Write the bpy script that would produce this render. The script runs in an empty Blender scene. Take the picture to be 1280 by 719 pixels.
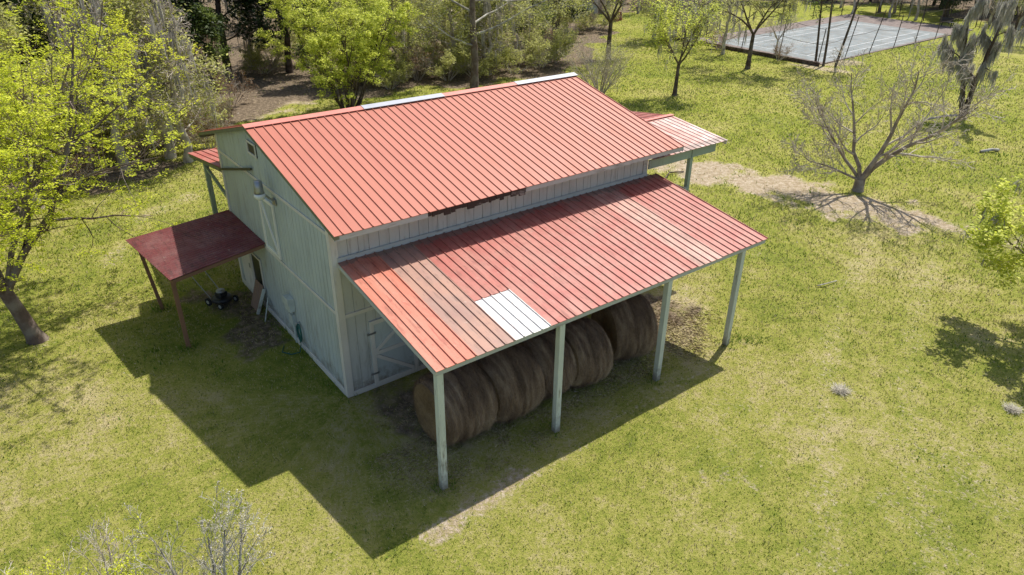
import bpy, math, random
import numpy as np
from mathutils import Vector, Matrix
rad=math.radians
scene=bpy.context.scene
COL=scene.collection
# ------------------------------------------------------------------ camera, light
CAM=(-5.208,-13.012,10.212); YAW=rad(37.558); PIT=rad(-28.219); ROLL=rad(0.638)
F=Vector((math.sin(YAW)*math.cos(PIT),math.cos(YAW)*math.cos(PIT),math.sin(PIT)))
Rv=Vector((math.cos(YAW),-math.sin(YAW),0)); Uv=Rv.cross(F)
R2=Rv*math.cos(ROLL)+Uv*math.sin(ROLL); U2=-Rv*math.sin(ROLL)+Uv*math.cos(ROLL)
cd=bpy.data.cameras.new('camera'); cam=bpy.data.objects.new('camera',cd); COL.objects.link(cam)
cam.matrix_world=Matrix(((R2.x,U2.x,-F.x,CAM[0]),(R2.y,U2.y,-F.y,CAM[1]),(R2.z,U2.z,-F.z,CAM[2]),(0,0,0,1)))
cd.sensor_width=36; cd.lens=887.6*36/1280; cd.clip_end=2000; cd.clip_start=.1
scene.camera=cam
SAZ,SEL=rad(71.2),rad(56.0)
w=bpy.data.worlds.new('World'); scene.world=w; w.use_nodes=True
nt=w.node_tree; bg=nt.nodes['Background']; sky=nt.nodes.new('ShaderNodeTexSky'); sky.sky_type='NISHITA'
sky.sun_disc=False; sky.sun_elevation=SEL; sky.sun_rotation=SAZ; sky.air_density=1.0; sky.dust_density=2.0; sky.ozone_density=1.0
nt.links.new(sky.outputs[0],bg.inputs[0]); bg.inputs[1].default_value=0.108
sl=bpy.data.lights.new('sun','SUN'); sl.energy=4.2; sl.angle=rad(.6); sl.color=(1,.95,.86)
so=bpy.data.objects.new('sun',sl); COL.objects.link(so)
so.rotation_euler=(-Vector((math.sin(SAZ)*math.cos(SEL),math.cos(SAZ)*math.cos(SEL),math.sin(SEL)))).to_track_quat('-Z','Y').to_euler()
vs=scene.view_settings; vs.view_transform='Standard'; vs.look='None'; vs.gamma=1; vs.exposure=0.55

# ------------------------------------------------------------------ object helpers
def tag(o,label=None,cat=None,group=None,kind=None):
    if label: o['label']=label
    if cat: o['category']=cat
    if group: o['group']=group
    if kind: o['kind']=kind
    return o
def empty(name,loc=(0,0,0),rz=0,label=None,cat=None,group=None):
    o=bpy.data.objects.new(name,None); COL.objects.link(o); o.location=loc; o.rotation_euler=(0,0,rz); o.empty_display_size=.3
    return tag(o,label,cat,group)
def copy_tree(o,parent=None):
    c=o.copy(); COL.objects.link(c); c.parent=parent
    for ch in list(o.children): copy_tree(ch,c)
    return c
class MB:
    def __init__(s): s.v=[]; s.f=[]
    def add(s,vs_,fs):
        b=len(s.v); s.v+= [tuple(p) for p in vs_]; s.f+=[tuple(i+b for i in f) for f in fs]; return s
    def box(s,x0,x1,y0,y1,z0,z1):
        return s.add([(x0,y0,z0),(x1,y0,z0),(x1,y1,z0),(x0,y1,z0),(x0,y0,z1),(x1,y0,z1),(x1,y1,z1),(x0,y1,z1)],
          [(0,3,2,1),(4,5,6,7),(0,1,5,4),(1,2,6,5),(2,3,7,6),(3,0,4,7)])
    def bar(s,a,b,wd,ht,up=(0,0,1)):
        a=Vector(a);b=Vector(b);d=(b-a).normalized();up=Vector(up)
        if abs(d.dot(up))>.99: up=Vector((0,1,0))
        r=d.cross(up).normalized();u=r.cross(d).normalized()
        vs_=[p+r*sx*wd/2+u*sz*ht/2 for p in (a,b) for sx,sz in ((-1,-1),(1,-1),(1,1),(-1,1))]
        return s.add(vs_,[(0,1,2,3),(7,6,5,4),(0,4,5,1),(1,5,6,2),(2,6,7,3),(3,7,4,0)])
    def tube(s,pts,rs,k=8,cap=True):
        pts=[Vector(p) for p in pts]; b=len(s.v)
        if not hasattr(rs,'__len__'): rs=[rs]*len(pts)
        for i,p in enumerate(pts):
            d=(pts[min(i+1,len(pts)-1)]-pts[max(i-1,0)]).normalized()
            up=Vector((0,0,1)) if abs(d.z)<.9 else Vector((1,0,0))
            r=d.cross(up).normalized();u=r.cross(d)
            for j in range(k):
                a=2*math.pi*j/k; s.v.append(tuple(p+(r*math.cos(a)+u*math.sin(a))*rs[i]))
        for i in range(len(pts)-1):
            for j in range(k):
                q=(j+1)%k; s.f.append((b+i*k+j,b+i*k+q,b+(i+1)*k+q,b+(i+1)*k+j))
        if cap: s.f.append(tuple(b+j for j in range(k))[::-1]); s.f.append(tuple(b+(len(pts)-1)*k+j for j in range(k)))
        return s
    def lathe(s,c,prof,k=20,axis='z'):
        b=len(s.v)
        for r,h in prof:
            for j in range(k):
                a=2*math.pi*j/k; x,y=r*math.cos(a),r*math.sin(a)
                p={'z':(x,y,h),'x':(h,x,y),'y':(x,h,y)}[axis]
                s.v.append((c[0]+p[0],c[1]+p[1],c[2]+p[2]))
        n=len(prof)
        for i in range(n-1):
            for j in range(k):
                q=(j+1)%k; s.f.append((b+i*k+j,b+i*k+q,b+(i+1)*k+q,b+(i+1)*k+j))
        s.f.append(tuple(b+j for j in range(k))); s.f.append(tuple(b+(n-1)*k+j for j in range(k)))
        return s
    def build(s,name,mat,parent=None,smooth=False,bevel=0):
        me=bpy.data.meshes.new(name); me.from_pydata(s.v,[],s.f); me.validate()
        import bmesh
        bm=bmesh.new(); bm.from_mesh(me); bmesh.ops.recalc_face_normals(bm,faces=bm.faces); bm.to_mesh(me); bm.free()
        if smooth: me.shade_smooth()
        me.materials.append(mat); o=bpy.data.objects.new(name,me); COL.objects.link(o); o.parent=parent
        if bevel:
            m=o.modifiers.new('bevel','BEVEL'); m.width=bevel; m.segments=2; m.limit_method='ANGLE'
        return o
def npmesh(name,V,Fq,mat,parent=None,n=4,smooth=False):
    """V (N,3); Fq (M,n) all faces of n corners"""
    me=bpy.data.meshes.new(name); V=np.asarray(V,np.float32); Fq=np.asarray(Fq,np.int32)
    me.vertices.add(len(V)); me.vertices.foreach_set('co',V.ravel())
    me.loops.add(Fq.size); me.loops.foreach_set('vertex_index',Fq.ravel())
    me.polygons.add(len(Fq)); me.polygons.foreach_set('loop_start',np.arange(0,Fq.size,n,dtype=np.int32))
    me.polygons.foreach_set('loop_total',np.full(len(Fq),n,np.int32))
    me.update(calc_edges=True)
    if smooth: me.shade_smooth()
    me.materials.append(mat); o=bpy.data.objects.new(name,me); COL.objects.link(o); o.parent=parent
    return o
# ------------------------------------------------------------------ materials
class NT:
    def __init__(s,name,rough=.8,spec=.3):
        s.m=bpy.data.materials.new(name); s.m.use_nodes=True; s.t=s.m.node_tree; s.b=s.t.nodes['Principled BSDF']
        s.b.inputs['Roughness'].default_value=rough; s.b.inputs['Specular IOR Level'].default_value=spec
        s.pos=s.n('ShaderNodeNewGeometry').outputs['Position']
    def n(s,t,**k):
        x=s.t.nodes.new(t)
        for a,b in k.items():
            if a in x.inputs: x.inputs[a].default_value=b
            else: setattr(x,a,b)
        return x
    def l(s,a,b): s.t.links.new(a,b)
    def vec(s,scale=(1,1,1),src=None,rot=(0,0,0)):
        m=s.n('ShaderNodeMapping'); m.inputs['Scale'].default_value=scale; m.inputs['Rotation'].default_value=rot; s.l(src or s.pos,m.inputs[0]); return m.outputs[0]
    def noise(s,scale,detail=4,rough=.55,vec=None,dist=0):
        x=s.n('ShaderNodeTexNoise'); x.inputs['Scale'].default_value=scale; x.inputs['Detail'].default_value=detail; x.inputs['Roughness'].default_value=rough; x.inputs['Distortion'].default_value=dist
        s.l(vec or s.pos,x.inputs['Vector']); return x.outputs['Fac']
    def ramp(s,fac,stops,interp='LINEAR'):
        r=s.n('ShaderNodeValToRGB'); r.color_ramp.interpolation=interp; e=r.color_ramp.elements
        while len(e)<len(stops): e.new(.5)
        for i,(p,c) in enumerate(stops):
            e[i].position=p; e[i].color=(c if hasattr(c,'__len__') else (c,c,c))[:3]+(1,) if hasattr(c,'__len__') else (c,c,c,1)
        s.l(fac,r.inputs[0]); return r.outputs[0]
    def mix(s,fac,a,b,mode='MIX'):
        x=s.n('ShaderNodeMix',data_type='RGBA',blend_type=mode)
        for sock,v in ((x.inputs[0],fac),(x.inputs[6],a),(x.inputs[7],b)):
            if isinstance(v,bpy.types.NodeSocket): s.l(v,sock)
            elif hasattr(v,'__len__'): sock.default_value=tuple(v)[:3]+(1,)
            else: sock.default_value=v
        return x.outputs[2]
    def math(s,op,a,b=0,c=0):
        x=s.n('ShaderNodeMath',operation=op)
        for i,v in enumerate((a,b,c)):
            if isinstance(v,bpy.types.NodeSocket): s.l(v,x.inputs[i])
            else: x.inputs[i].default_value=v
        return x.outputs[0]
    def attr(s,name): return s.n('ShaderNodeAttribute',attribute_name=name).outputs['Fac']
    def col(s,c):
        if isinstance(c,bpy.types.NodeSocket): s.l(c,s.b.inputs['Base Color'])
        else: s.b.inputs['Base Color'].default_value=tuple(c)[:3]+(1,)
    def bump(s,h,strength=.3,dist=.02):
        x=s.n('ShaderNodeBump'); x.inputs['Strength'].default_value=strength; x.inputs['Distance'].default_value=dist
        s.l(h,x.inputs['Height']); s.l(x.outputs[0],s.b.inputs['Normal'])
def simple(name,c,rough=.8,spec=.3,var=.15,scale=6,metal=0,bump=.15,stretch=(1,1,1)):
    m=NT(name,rough,spec); f=m.noise(scale,6,.6,m.vec(stretch))
    lo=tuple(x*(1-var) for x in c); hi=tuple(min(1,x*(1+var)) for x in c)
    m.col(m.ramp(f,[(.3,lo),(.7,hi)])); m.b.inputs['Metallic'].default_value=metal
    if bump: m.bump(m.noise(scale*6,4,.6,m.vec(stretch)),bump,.01)
    return m.m
def paint_wood(name,c,dirty=(.16,.14,.11),amount=.5,stretch=(6,6,.7),rough=.8,splash=False):
    m=NT(name,rough,.25)
    f=m.noise(2.2,6,.65,m.vec(stretch)); g=m.noise(.8,5,.6)
    base=m.mix(m.ramp(g,[(.3,0.0),(.75,1.0)]),tuple(x*.86 for x in c),tuple(min(1,x*1.1) for x in c))
    peel=m.ramp(m.math('MULTIPLY',f,g),[(.30,0.0),(.42,amount)])
    c=m.mix(peel,base,dirty)
    if splash:
        sep=m.n('ShaderNodeSeparateXYZ'); m.l(m.pos,sep.inputs[0]); d=m.math('SUBTRACT',m.noise(3.5,7,.75),m.math('MULTIPLY',sep.outputs[2],.55))
        c=m.mix(m.ramp(d,[(.25,0.0),(.5,.75)]),c,(.20,.16,.11))
        c=m.mix(m.ramp(m.noise(1.6,7,.7,m.vec((3.5,3.5,.35))),[(.52,0.0),(.66,.45)]),c,(.30,.31,.27))
    m.col(c); m.bump(f,.25,.01); return m.m
def roof_metal(name,c,fade,rust=(.22,.09,.05),famt=.5,ramt=.25,rough=.45,seed=0.0,stain=None,samt=0.0,spec=.4):
    m=NT(name,rough,spec)
    v=m.n('ShaderNodeMapping'); v.inputs['Location'].default_value=(seed*7.3,seed*3.1,0); v.inputs['Scale'].default_value=(2.2,.45,1); m.l(m.pos,v.inputs[0]); v=v.outputs[0]
    f=m.noise(1.1,6,.6,v,.4); g=m.noise(3.4,9,.75,v,.5); h=m.noise(1.3,7,.68)
    a=m.mix(m.ramp(f,[(.38,0.0),(.68,famt)]),c,fade)
    if stain: a=m.mix(m.ramp(h,[(.42,0.0),(.6,samt)]),a,stain)
    a=m.mix(m.ramp(g,[(.53,0.0),(.66,ramt)]),a,rust)
    if ramt>.3:
        st=m.noise(3.0,7,.72,m.vec((3.6,.55,1))); sp=m.noise(9,8,.75)
        a=m.mix(m.ramp(st,[(.54,0.0),(.63,.55)]),a,tuple(x*.45 for x in c)); a=m.mix(m.ramp(sp,[(.57,0.0),(.64,.6)]),a,rust)
        a=m.mix(m.ramp(m.noise(5.5,8,.8),[(.60,0.0),(.68,.5)]),a,(.45,.38,.32))
        sep=m.n('ShaderNodeSeparateXYZ'); m.l(m.pos,sep.inputs[0]); yy=sep.outputs[1]
        gr=m.math('MULTIPLY',m.math('GREATER_THAN',m.math('ADD',yy,m.math('MULTIPLY',m.noise(2.5,7,.75),.9)),.22),m.math('LESS_THAN',yy,0.0))
        a=m.mix(m.math('MULTIPLY',gr,.6),a,(.17,.14,.11))
    a=m.mix(m.ramp(m.noise(45,2,.5),[(.3,.08),(.6,0.0)]),a,(.1,.06,.05))
    m.col(a); m.l(m.ramp(f,[(.3,rough),(.8,min(1,rough+.25))]),m.b.inputs['Roughness'])
    m.bump(m.noise(2.0,3,.5),.12,.02); return m.m
M={}
RED=(.60,.155,.115)
M['roof_main']=roof_metal('faded_red_roof_paint',(.42,.125,.078),(.46,.155,.10),famt=.8,ramt=.0)
M['roof_red']=roof_metal('red_roof_paint',(.36,.075,.055),(.45,.15,.115),famt=.85,ramt=.5,seed=1,stain=(.42,.20,.15),samt=.55)
M['roof_orange']=roof_metal('orange_faded_roof_paint',(.50,.14,.08),(.50,.23,.16),rust=(.36,.08,.05),famt=.9,ramt=.8,seed=2)
M['roof_brown']=roof_metal('brown_weathered_roof_paint',(.30,.165,.125),(.38,.24,.19),rust=(.30,.14,.12),famt=.9,ramt=.5,seed=3,stain=(.42,.22,.15),samt=.7)
M['roof_fadedb']=roof_metal('streaked_tan_roof_paint',(.46,.17,.13),(.30,.19,.15),famt=.9,ramt=.5,seed=5,stain=(.50,.30,.23),samt=.7)
M['roof_white']=roof_metal('white_roof_paint',(.66,.64,.61),(.72,.70,.66),rust=(.5,.3,.25),famt=.6,ramt=.35,seed=4)
M['roof_pale']=roof_metal('pale_bleached_roof_paint',(.50,.20,.15),(.62,.42,.36),rust=(.45,.14,.09),famt=1.0,ramt=.5,seed=6,stain=(.68,.56,.5),samt=.8)
M['roof_maroon']=roof_metal('maroon_roof_paint',(.15,.022,.024),(.21,.045,.045),rust=(.06,.02,.02),famt=.5,ramt=.8,seed=7,stain=(.26,.14,.13),samt=.4)
M['ridge_red']=simple('red_ridge_metal',(.60,.20,.15),.5,.4,.1)
M['ridge_silver']=simple('galvanised_ridge_metal',(.42,.43,.46),.35,.5,.08,metal=.3)
M['siding']=paint_wood('pale_green_siding_paint',(.50,.555,.55),(.27,.26,.22),.6,splash=True)
M['siding_grey']=paint_wood('weathered_grey_siding_paint',(.55,.56,.54),(.28,.25,.22),.8,splash=True)
M['trim']=paint_wood('pale_trim_paint',(.68,.65,.60),(.33,.30,.25),.5)
M['post']=paint_wood('whitewashed_post_paint',(.60,.64,.57),(.24,.22,.17),.9,(8,8,1.6),splash=True)
M['fascia']=paint_wood('grey_fascia_paint',(.48,.50,.48),(.20,.18,.15),.8,(1.2,8,8))
M['rot']=paint_wood('rotten_fascia_wood',(.055,.04,.035),(.40,.37,.34),.6,(3,8,8))
M['loft_white']=paint_wood('loft_trim_white_paint',(.80,.79,.74),(.40,.36,.30),.35)
M['olive']=simple('olive_rake_paint',(.19,.20,.13),.8,.3,.2,3)
M['greenwood']=paint_wood('grey_green_wood_paint',(.33,.40,.33),(.18,.16,.12),.6)
M['brownwood']=paint_wood('bare_brown_wood',(.24,.13,.08),(.13,.07,.05),.7)
M['oldboard']=paint_wood('old_plank_wood',(.30,.20,.15),(.16,.10,.08),.6)
M['dark']=simple('dark_interior',(.025,.025,.03),.3,.5,.2)
M['blackpl']=simple('black_plastic',(.02,.02,.022),.45,.5,.3)
M['rubber']=simple('tyre_rubber',(.03,.03,.03),.9,.2,.3)
M['steel']=simple('grey_steel',(.35,.36,.37),.4,.5,.15,metal=.7)
M['lampmetal']=simple('lamp_aluminium',(.55,.55,.53),.35,.5,.1,metal=.5)
M['lens']=simple('frosted_lamp_lens',(.7,.72,.7),.2,.6,.05)
M['box']=simple('meter_box_paint',(.52,.56,.53),.6,.3,.15)
M['hose']=simple('green_hose',(.02,.11,.09),.5,.4,.2)
def hay_mat(name,dark,mid,lite):
    m=NT(name,.95,.1); tc=m.n('ShaderNodeTexCoord').outputs['Object']
    rings=m.noise(2.0,5,.6,m.vec((2.2,.5,.5),tc),.3); fine=m.noise(46,6,.85,m.vec((2.4,.35,.35),tc),.4)
    r=m.n('ShaderNodeNewGeometry').outputs['Random Per Island']
    c=m.ramp(m.math('ADD',m.math('MULTIPLY',rings,.55),m.math('MULTIPLY',fine,.45)),[(.36,dark),(.5,mid),(.66,lite)])
    m.col(c); m.bump(fine,.9,.03); return m.m
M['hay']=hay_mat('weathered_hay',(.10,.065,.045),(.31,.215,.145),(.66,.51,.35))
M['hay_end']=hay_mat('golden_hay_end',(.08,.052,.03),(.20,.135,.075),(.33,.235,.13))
def bark(name,c,c2,scale=8):
    m=NT(name,.95,.15); f=m.noise(scale,6,.65,m.vec((1,1,.35))); g=m.noise(2.5,4,.6)
    m.col(m.mix(m.ramp(g,[(.42,0.0),(.62,1.0)]),m.ramp(f,[(.3,tuple(x*.6 for x in c)),(.7,c)]),c2)); m.bump(f,.7,.03); return m.m
M['bark']=bark('brown_bark',(.17,.12,.10),(.24,.20,.17))
M['bark_mid']=bark('grey_brown_bark',(.26,.21,.18),(.38,.33,.28))
M['bark_dark']=bark('dark_bark',(.10,.07,.055),(.16,.13,.11))
M['bark_pale']=bark('pale_lichen_bark',(.30,.27,.23),(.52,.50,.45),5)
M['bark_grey']=bark('grey_twig_bark',(.44,.37,.31),(.60,.54,.46),5)
def leaf(name,a,b,c,trans=.5,ns=.7):
    m=NT(name,.6,.25); g=m.n('ShaderNodeNewGeometry').outputs['Random Per Island']
    f=m.noise(ns,3,.6); k=m.math('ADD',m.math('MULTIPLY',g,.5),m.math('MULTIPLY',f,.5))
    col=m.ramp(k,[(.22,a),(.5,b),(.75,c)]); m.col(col)
    t=m.n('ShaderNodeBsdfTranslucent'); m.l(col,t.inputs[0]); x=m.n('ShaderNodeMixShader'); x.inputs[0].default_value=trans
    out=m.t.nodes['Material Output']; m.l(m.b.outputs[0],x.inputs[1]); m.l(t.outputs[0],x.inputs[2]); m.l(x.outputs[0],out.inputs[0]); return m.m
M['lf_spring']=leaf('spring_yellow_green_leaf',(.32,.39,.03),(.62,.68,.04),(.84,.86,.10))
M['lf_bush']=leaf('bright_bush_leaf',(.28,.35,.045),(.56,.61,.075),(.78,.80,.18))
M['lf_green']=leaf('mid_green_leaf',(.05,.09,.015),(.14,.20,.035),(.26,.32,.07))
M['lf_dark']=leaf('dark_evergreen_leaf',(.015,.03,.008),(.035,.06,.014),(.08,.11,.03),.3)
M['lf_olive']=leaf('olive_sprout_leaf',(.24,.25,.07),(.44,.45,.12),(.62,.62,.22))
M['lf_bronze']=leaf('bronze_dead_leaf',(.10,.05,.02),(.2,.11,.05),(.3,.2,.09))
M['moss']=leaf('grey_spanish_moss',(.24,.22,.19),(.38,.36,.32),(.52,.50,.45),.3)
M['lichen']=leaf('pale_lichen',(.36,.33,.26),(.52,.48,.39),(.66,.62,.52),.2)
# ------------------------------------------------------------------ numeric noise for masks
def vnoise(x,y,seed=0):
    xi=np.floor(x).astype(np.int64); yi=np.floor(y).astype(np.int64); fx=x-xi; fy=y-yi; fx=fx*fx*(3-2*fx); fy=fy*fy*(3-2*fy)
    def h(a,b):
        n=(a*374761393+b*668265263+seed*974634777)&0xffffffff; n=((n^(n>>13))*1274126177)&0xffffffff; return ((n^(n>>16))&0xffff)/65535.
    return (h(xi,yi)*(1-fx)+h(xi+1,yi)*fx)*(1-fy)+(h(xi,yi+1)*(1-fx)+h(xi+1,yi+1)*fx)*fy
def fbm(x,y,seed=0,o=4):
    s=0;a=.5
    for i in range(o): s=s+a*vnoise(x*2**i,y*2**i,seed+i); a*=.5
    return s/(1-.5**o)
def sstep(a,b,x): t=np.clip((x-a)/(b-a),0,1); return t*t*(3-2*t)
def seg_dist(x,y,pts):
    d=np.full(np.shape(x),1e9)
    for (ax,ay),(bx,by) in zip(pts[:-1],pts[1:]):
        vx,vy=bx-ax,by-ay; t=np.clip(((x-ax)*vx+(y-ay)*vy)/(vx*vx+vy*vy),0,1)
        d=np.minimum(d,np.hypot(x-ax-t*vx,y-ay-t*vy))
    return d
LAWN=[(-70,12),(-12,17.5),(-2,19),(1.5,21.5),(4.5,25),(9,28),(16,26.5),(27.6,25),(31.3,26.5),(37.3,32),(45,37),(49,46),(60,46),(83,44),(88,33),(85,21),(76,12),(72,4),(80,-40),(60,-120),(-70,-120)]
def inside(x,y,poly):
    r=np.zeros(np.shape(x),bool); n=len(poly)
    for i in range(n):
        (x1,y1),(x2,y2)=poly[i],poly[(i+1)%n]
        if y1==y2: continue
        c=((y1>y)!=(y2>y))&(x<(x2-x1)*(y-y1)/(y2-y1)+x1); r^=c
    return r
def litter_mask(x,y):
    x=np.asarray(x,float);y=np.asarray(y,float)
    d=seg_dist(x,y,LAWN+[LAWN[0]]); s=np.where(inside(x,y,LAWN),-d,d)+(fbm(x*.5,y*.5,5)-.5)*5
    n=(fbm(x*1.4,y*1.4,15)-.5)*2.2; a=sstep(-1.2,1.2,s)
    a=np.maximum(a,.62*sstep(1.5,.5,seg_dist(x,y,[(-.8,3.7),(-.9,6.4)])+n)); return np.maximum(a,.60*sstep(1.7,.6,seg_dist(x,y,[(1.0,-1.3),(9,-1.5)])+n))
def bare_mask(x,y):
    n=fbm(x*1.3,y*1.3,11); n2=fbm(x*.35,y*.35,23)
    b=np.zeros(np.shape(x))
    def put(d,wid,amt): 
        nonlocal b; b=np.maximum(b,amt*sstep(wid,wid*.25,d+(n-.5)*wid*1.6))
    put(seg_dist(x,y,[(19.0,6.6),(20.4,4.0),(21.0,1.4),(21.6,-.8),(22.0,-2.2)]),2.3,1.0)
    put(seg_dist(x,y,[(21.8,-1.5),(22.6,-4.2),(22,-7)]),1.6,.6)
    put(seg_dist(x,y,[(-.6,-4.8),(.6,-4.6),(2.0,-4.45)]),.36,.8)
    put(seg_dist(x,y,[(2.0,-4.55),(4.5,-4.4),(8,-4.2)]),.4,.45)
    put(seg_dist(x,y,[(.4,-1.2),(9,-1.0)]),1.8,.3)
    put(seg_dist(x,y,[(7.6,-2.6),(9.6,-2.4),(10.4,-1.2)]),1.2,.5)
    pass
    put(seg_dist(x,y,[(-5.5,7.0),(-5.2,6.9)]),.5,.6)
    put(seg_dist(x,y,[(-1.5,14.5),(.5,15.5)]),1.0,.5)
    put(seg_dist(x,y,[(-3,11),(-2.3,12.5)]),.6,.5)
    put(seg_dist(x,y,[(3.0,25),(5.5,27.5),(9.5,28.5)]),3.0,.95)
    put(seg_dist(x,y,[(19,-2.5),(14.2,-4.2),(9.5,-6.4),(3.5,-10.2)]),.55,.42)
    put(seg_dist(x,y,[(20,-4.3),(15.2,-5.8),(10.6,-7.9),(5,-11.4)]),.55,.42)
    put(seg_dist(x,y,[(45.5,14.5),(45.5,17),(49,15.8)]),1.6,.8)
    put(seg_dist(x,y,[(4.5,-6.6),(5.2,-7.4)]),.25,.6)
    b=np.maximum(b,.35*sstep(.58,.75,n2)*sstep(.4,.6,n))
    # dry foreground at lower right
    b=np.maximum(b,0.42*sstep(6,0,seg_dist(x,y,[(4,-11),(8,-9.5),(11,-12)]))*sstep(.42,.58,n))
    return b
# ------------------------------------------------------------------ ground
def grass_color(m,blade=False):
    """one colour field, in world space, for turf base and blades"""
    big=m.noise(.16,4,.6); mid=m.noise(.9,6,.7); fine=m.noise(14,6,.8,None,.2); tuft=m.noise(3.4,5,.7)
    k=m.math('ADD',m.math('MULTIPLY',big,.30),m.math('ADD',m.math('MULTIPLY',mid,.22),m.math('ADD',m.math('MULTIPLY',tuft,.20),m.math('MULTIPLY',fine,.28))))
    c=m.ramp(k,[(.39,(.085,.13,.016)),(.46,(.215,.26,.032)),(.515,(.345,.345,.075)),(.59,(.51,.43,.24))])
    sep=m.n('ShaderNodeSeparateXYZ'); m.l(m.pos,sep.inputs[0])
    far=m.ramp(m.math('MULTIPLY',m.math('ADD',sep.outputs[0],sep.outputs[1]),1/60.),[(.15,0.0),(.55,.8)])
    c=m.mix(far,c,m.ramp(k,[(.40,(.15,.21,.018)),(.49,(.30,.335,.038)),(.58,(.44,.41,.12))]))
    return c,k,mid,fine
gm=NT('lawn_and_soil',.95,.1)
c,k,mid,fine=grass_color(gm)
c=gm.mix(.22,c,(.13,.10,.05))
soil=gm.ramp(gm.noise(4.5,8,.78),[(.3,(.20,.14,.09)),(.46,(.36,.275,.19)),(.60,(.53,.44,.34)),(.78,(.68,.60,.50))])
bm_=gm.attr('bare'); thr=gm.math('ADD',bm_,gm.math('MULTIPLY',gm.math('SUBTRACT',gm.noise(9,7,.75),.5),2.3))
c=gm.mix(gm.ramp(thr,[(.42,0.0),(.85,.92)]),c,soil)
lit=gm.ramp(gm.noise(5,8,.75),[(.3,(.055,.038,.026)),(.48,(.15,.115,.08)),(.6,(.29,.225,.155)),(.75,(.46,.39,.29))])
thr=gm.math('ADD',gm.attr('litter'),gm.math('MULTIPLY',gm.math('SUBTRACT',gm.noise(2.5,6,.7),.5),.7))
c=gm.mix(gm.ramp(thr,[(.4,0.0),(.62,1.0)]),c,lit)
gm.col(c); gm.bump(gm.math('ADD',fine,gm.noise(28,4,.7)),.8,.05)
def axis(lo,hi,a,b,fine_,n):
    l=a-np.geomspace(.5,a-lo+.5,n)[::-1]+.5; h=b+np.geomspace(.5,hi-b+.5,n)-.5
    return np.unique(np.concatenate([l,np.arange(a,b+.01,fine_),h]))
gx_=axis(-900,1100,-14,60,.3,26); gy_=axis(-900,1100,-16,48,.3,26)
X,Y=np.meshgrid(gx_,gy_); nx,ny=len(gx_),len(gy_)
near=np.exp(-((X-20)**2+(Y-10)**2)/60**2)
Z=(fbm(X*.25,Y*.25,3)-.5)*.10*near+(fbm(X*1.1,Y*1.1,4)-.5)*.03*near
flat=sstep(0,3,np.maximum(np.maximum(-1.5-X,X-11.5),np.maximum(-5-Y,Y-8.5))); Z=Z*flat-.005*(1-flat)
def zg(x,y):
    n=math.exp(-((x-20)**2+(y-10)**2)/3600); x_,y_=np.array([x]),np.array([y])
    z=(fbm(x_*.25,y_*.25,3)[0]-.5)*.10*n+(fbm(x_*1.1,y_*1.1,4)[0]-.5)*.03*n
    f=float(sstep(0,3,max(max(-1.5-x,x-11.5),max(-5-y,y-8.5)))); return float(z*f-.005*(1-f))
ii=(np.arange(ny-1)[:,None]*nx+np.arange(nx-1)[None,:]).ravel()
ground=npmesh('ground',np.stack([X.ravel(),Y.ravel(),Z.ravel()],1),np.stack([ii,ii+1,ii+1+nx,ii+nx],1),gm.m,smooth=True)
tag(ground,kind='structure')
for nm,fn in (('bare',bare_mask),('litter',litter_mask)):
    a=ground.data.attributes.new(nm,'FLOAT','POINT'); a.data.foreach_set('value',fn(X,Y).ravel().astype(np.float32))
# grass blades
rng=np.random.default_rng(7)
def blades(name,N,hmin,hmax,wid,mat,region,keep,label):
    x0,x1,y0,y1=region; n=N*4
    x=rng.uniform(x0,x1,n); y=rng.uniform(y0,y1,n)
    # inside the lens' sweep plus a wide margin to each side
    dx,dy=x-CAM[0],y-CAM[1]; dist=np.hypot(dx,dy); ang=np.degrees(np.arctan2(dx,dy))-37.5
    ok=(np.abs(ang)<62)&(dist>6)
    p=np.clip((14/np.maximum(dist,1))**1.5,0,1)*keep(x,y)
    ok&=(rng.uniform(size=n)<p)&~((x>-.05)&(x<9.55)&(y>-.05)&(y<7.2)); x=x[ok][:N]; y=y[ok][:N]; dist=dist[ok][:N]; n=len(x)
    a=rng.uniform(0,2*np.pi,n); s=np.clip(dist/18,.8,3)
    clump=.6+.8*fbm(x*2.2,y*2.2,31)
    h=rng.uniform(hmin,hmax,n)*clump*np.clip(s,.8,1.5); wd=wid*s*rng.uniform(.6,1.3,n); ln=rng.uniform(.2,1.1,n)*h; la=rng.uniform(0,2*np.pi,n)
    z=np.interp(x,gx_,np.arange(nx)); zy=np.interp(y,gy_,np.arange(ny))
    i=np.clip(z.astype(int),0,nx-2); j=np.clip(zy.astype(int),0,ny-2); fx=z-i; fy=zy-j
    zz=(Z[j,i]*(1-fx)+Z[j,i+1]*fx)*(1-fy)+(Z[j+1,i]*(1-fx)+Z[j+1,i+1]*fx)*fy-.004
    c_,s_=np.cos(a)*wd/2,np.sin(a)*wd/2
    V=np.empty((n,3,3)); V[:,0]=np.stack([x-c_,y-s_,zz],1); V[:,1]=np.stack([x+c_,y+s_,zz],1); V[:,2]=np.stack([x+np.cos(la)*ln,y+np.sin(la)*ln,zz+h],1)
    o=npmesh(name,V.reshape(-1,3),np.arange(n*3).reshape(-1,3),mat,n=3); tag(o,label,'grass',kind='stuff'); return o
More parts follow.
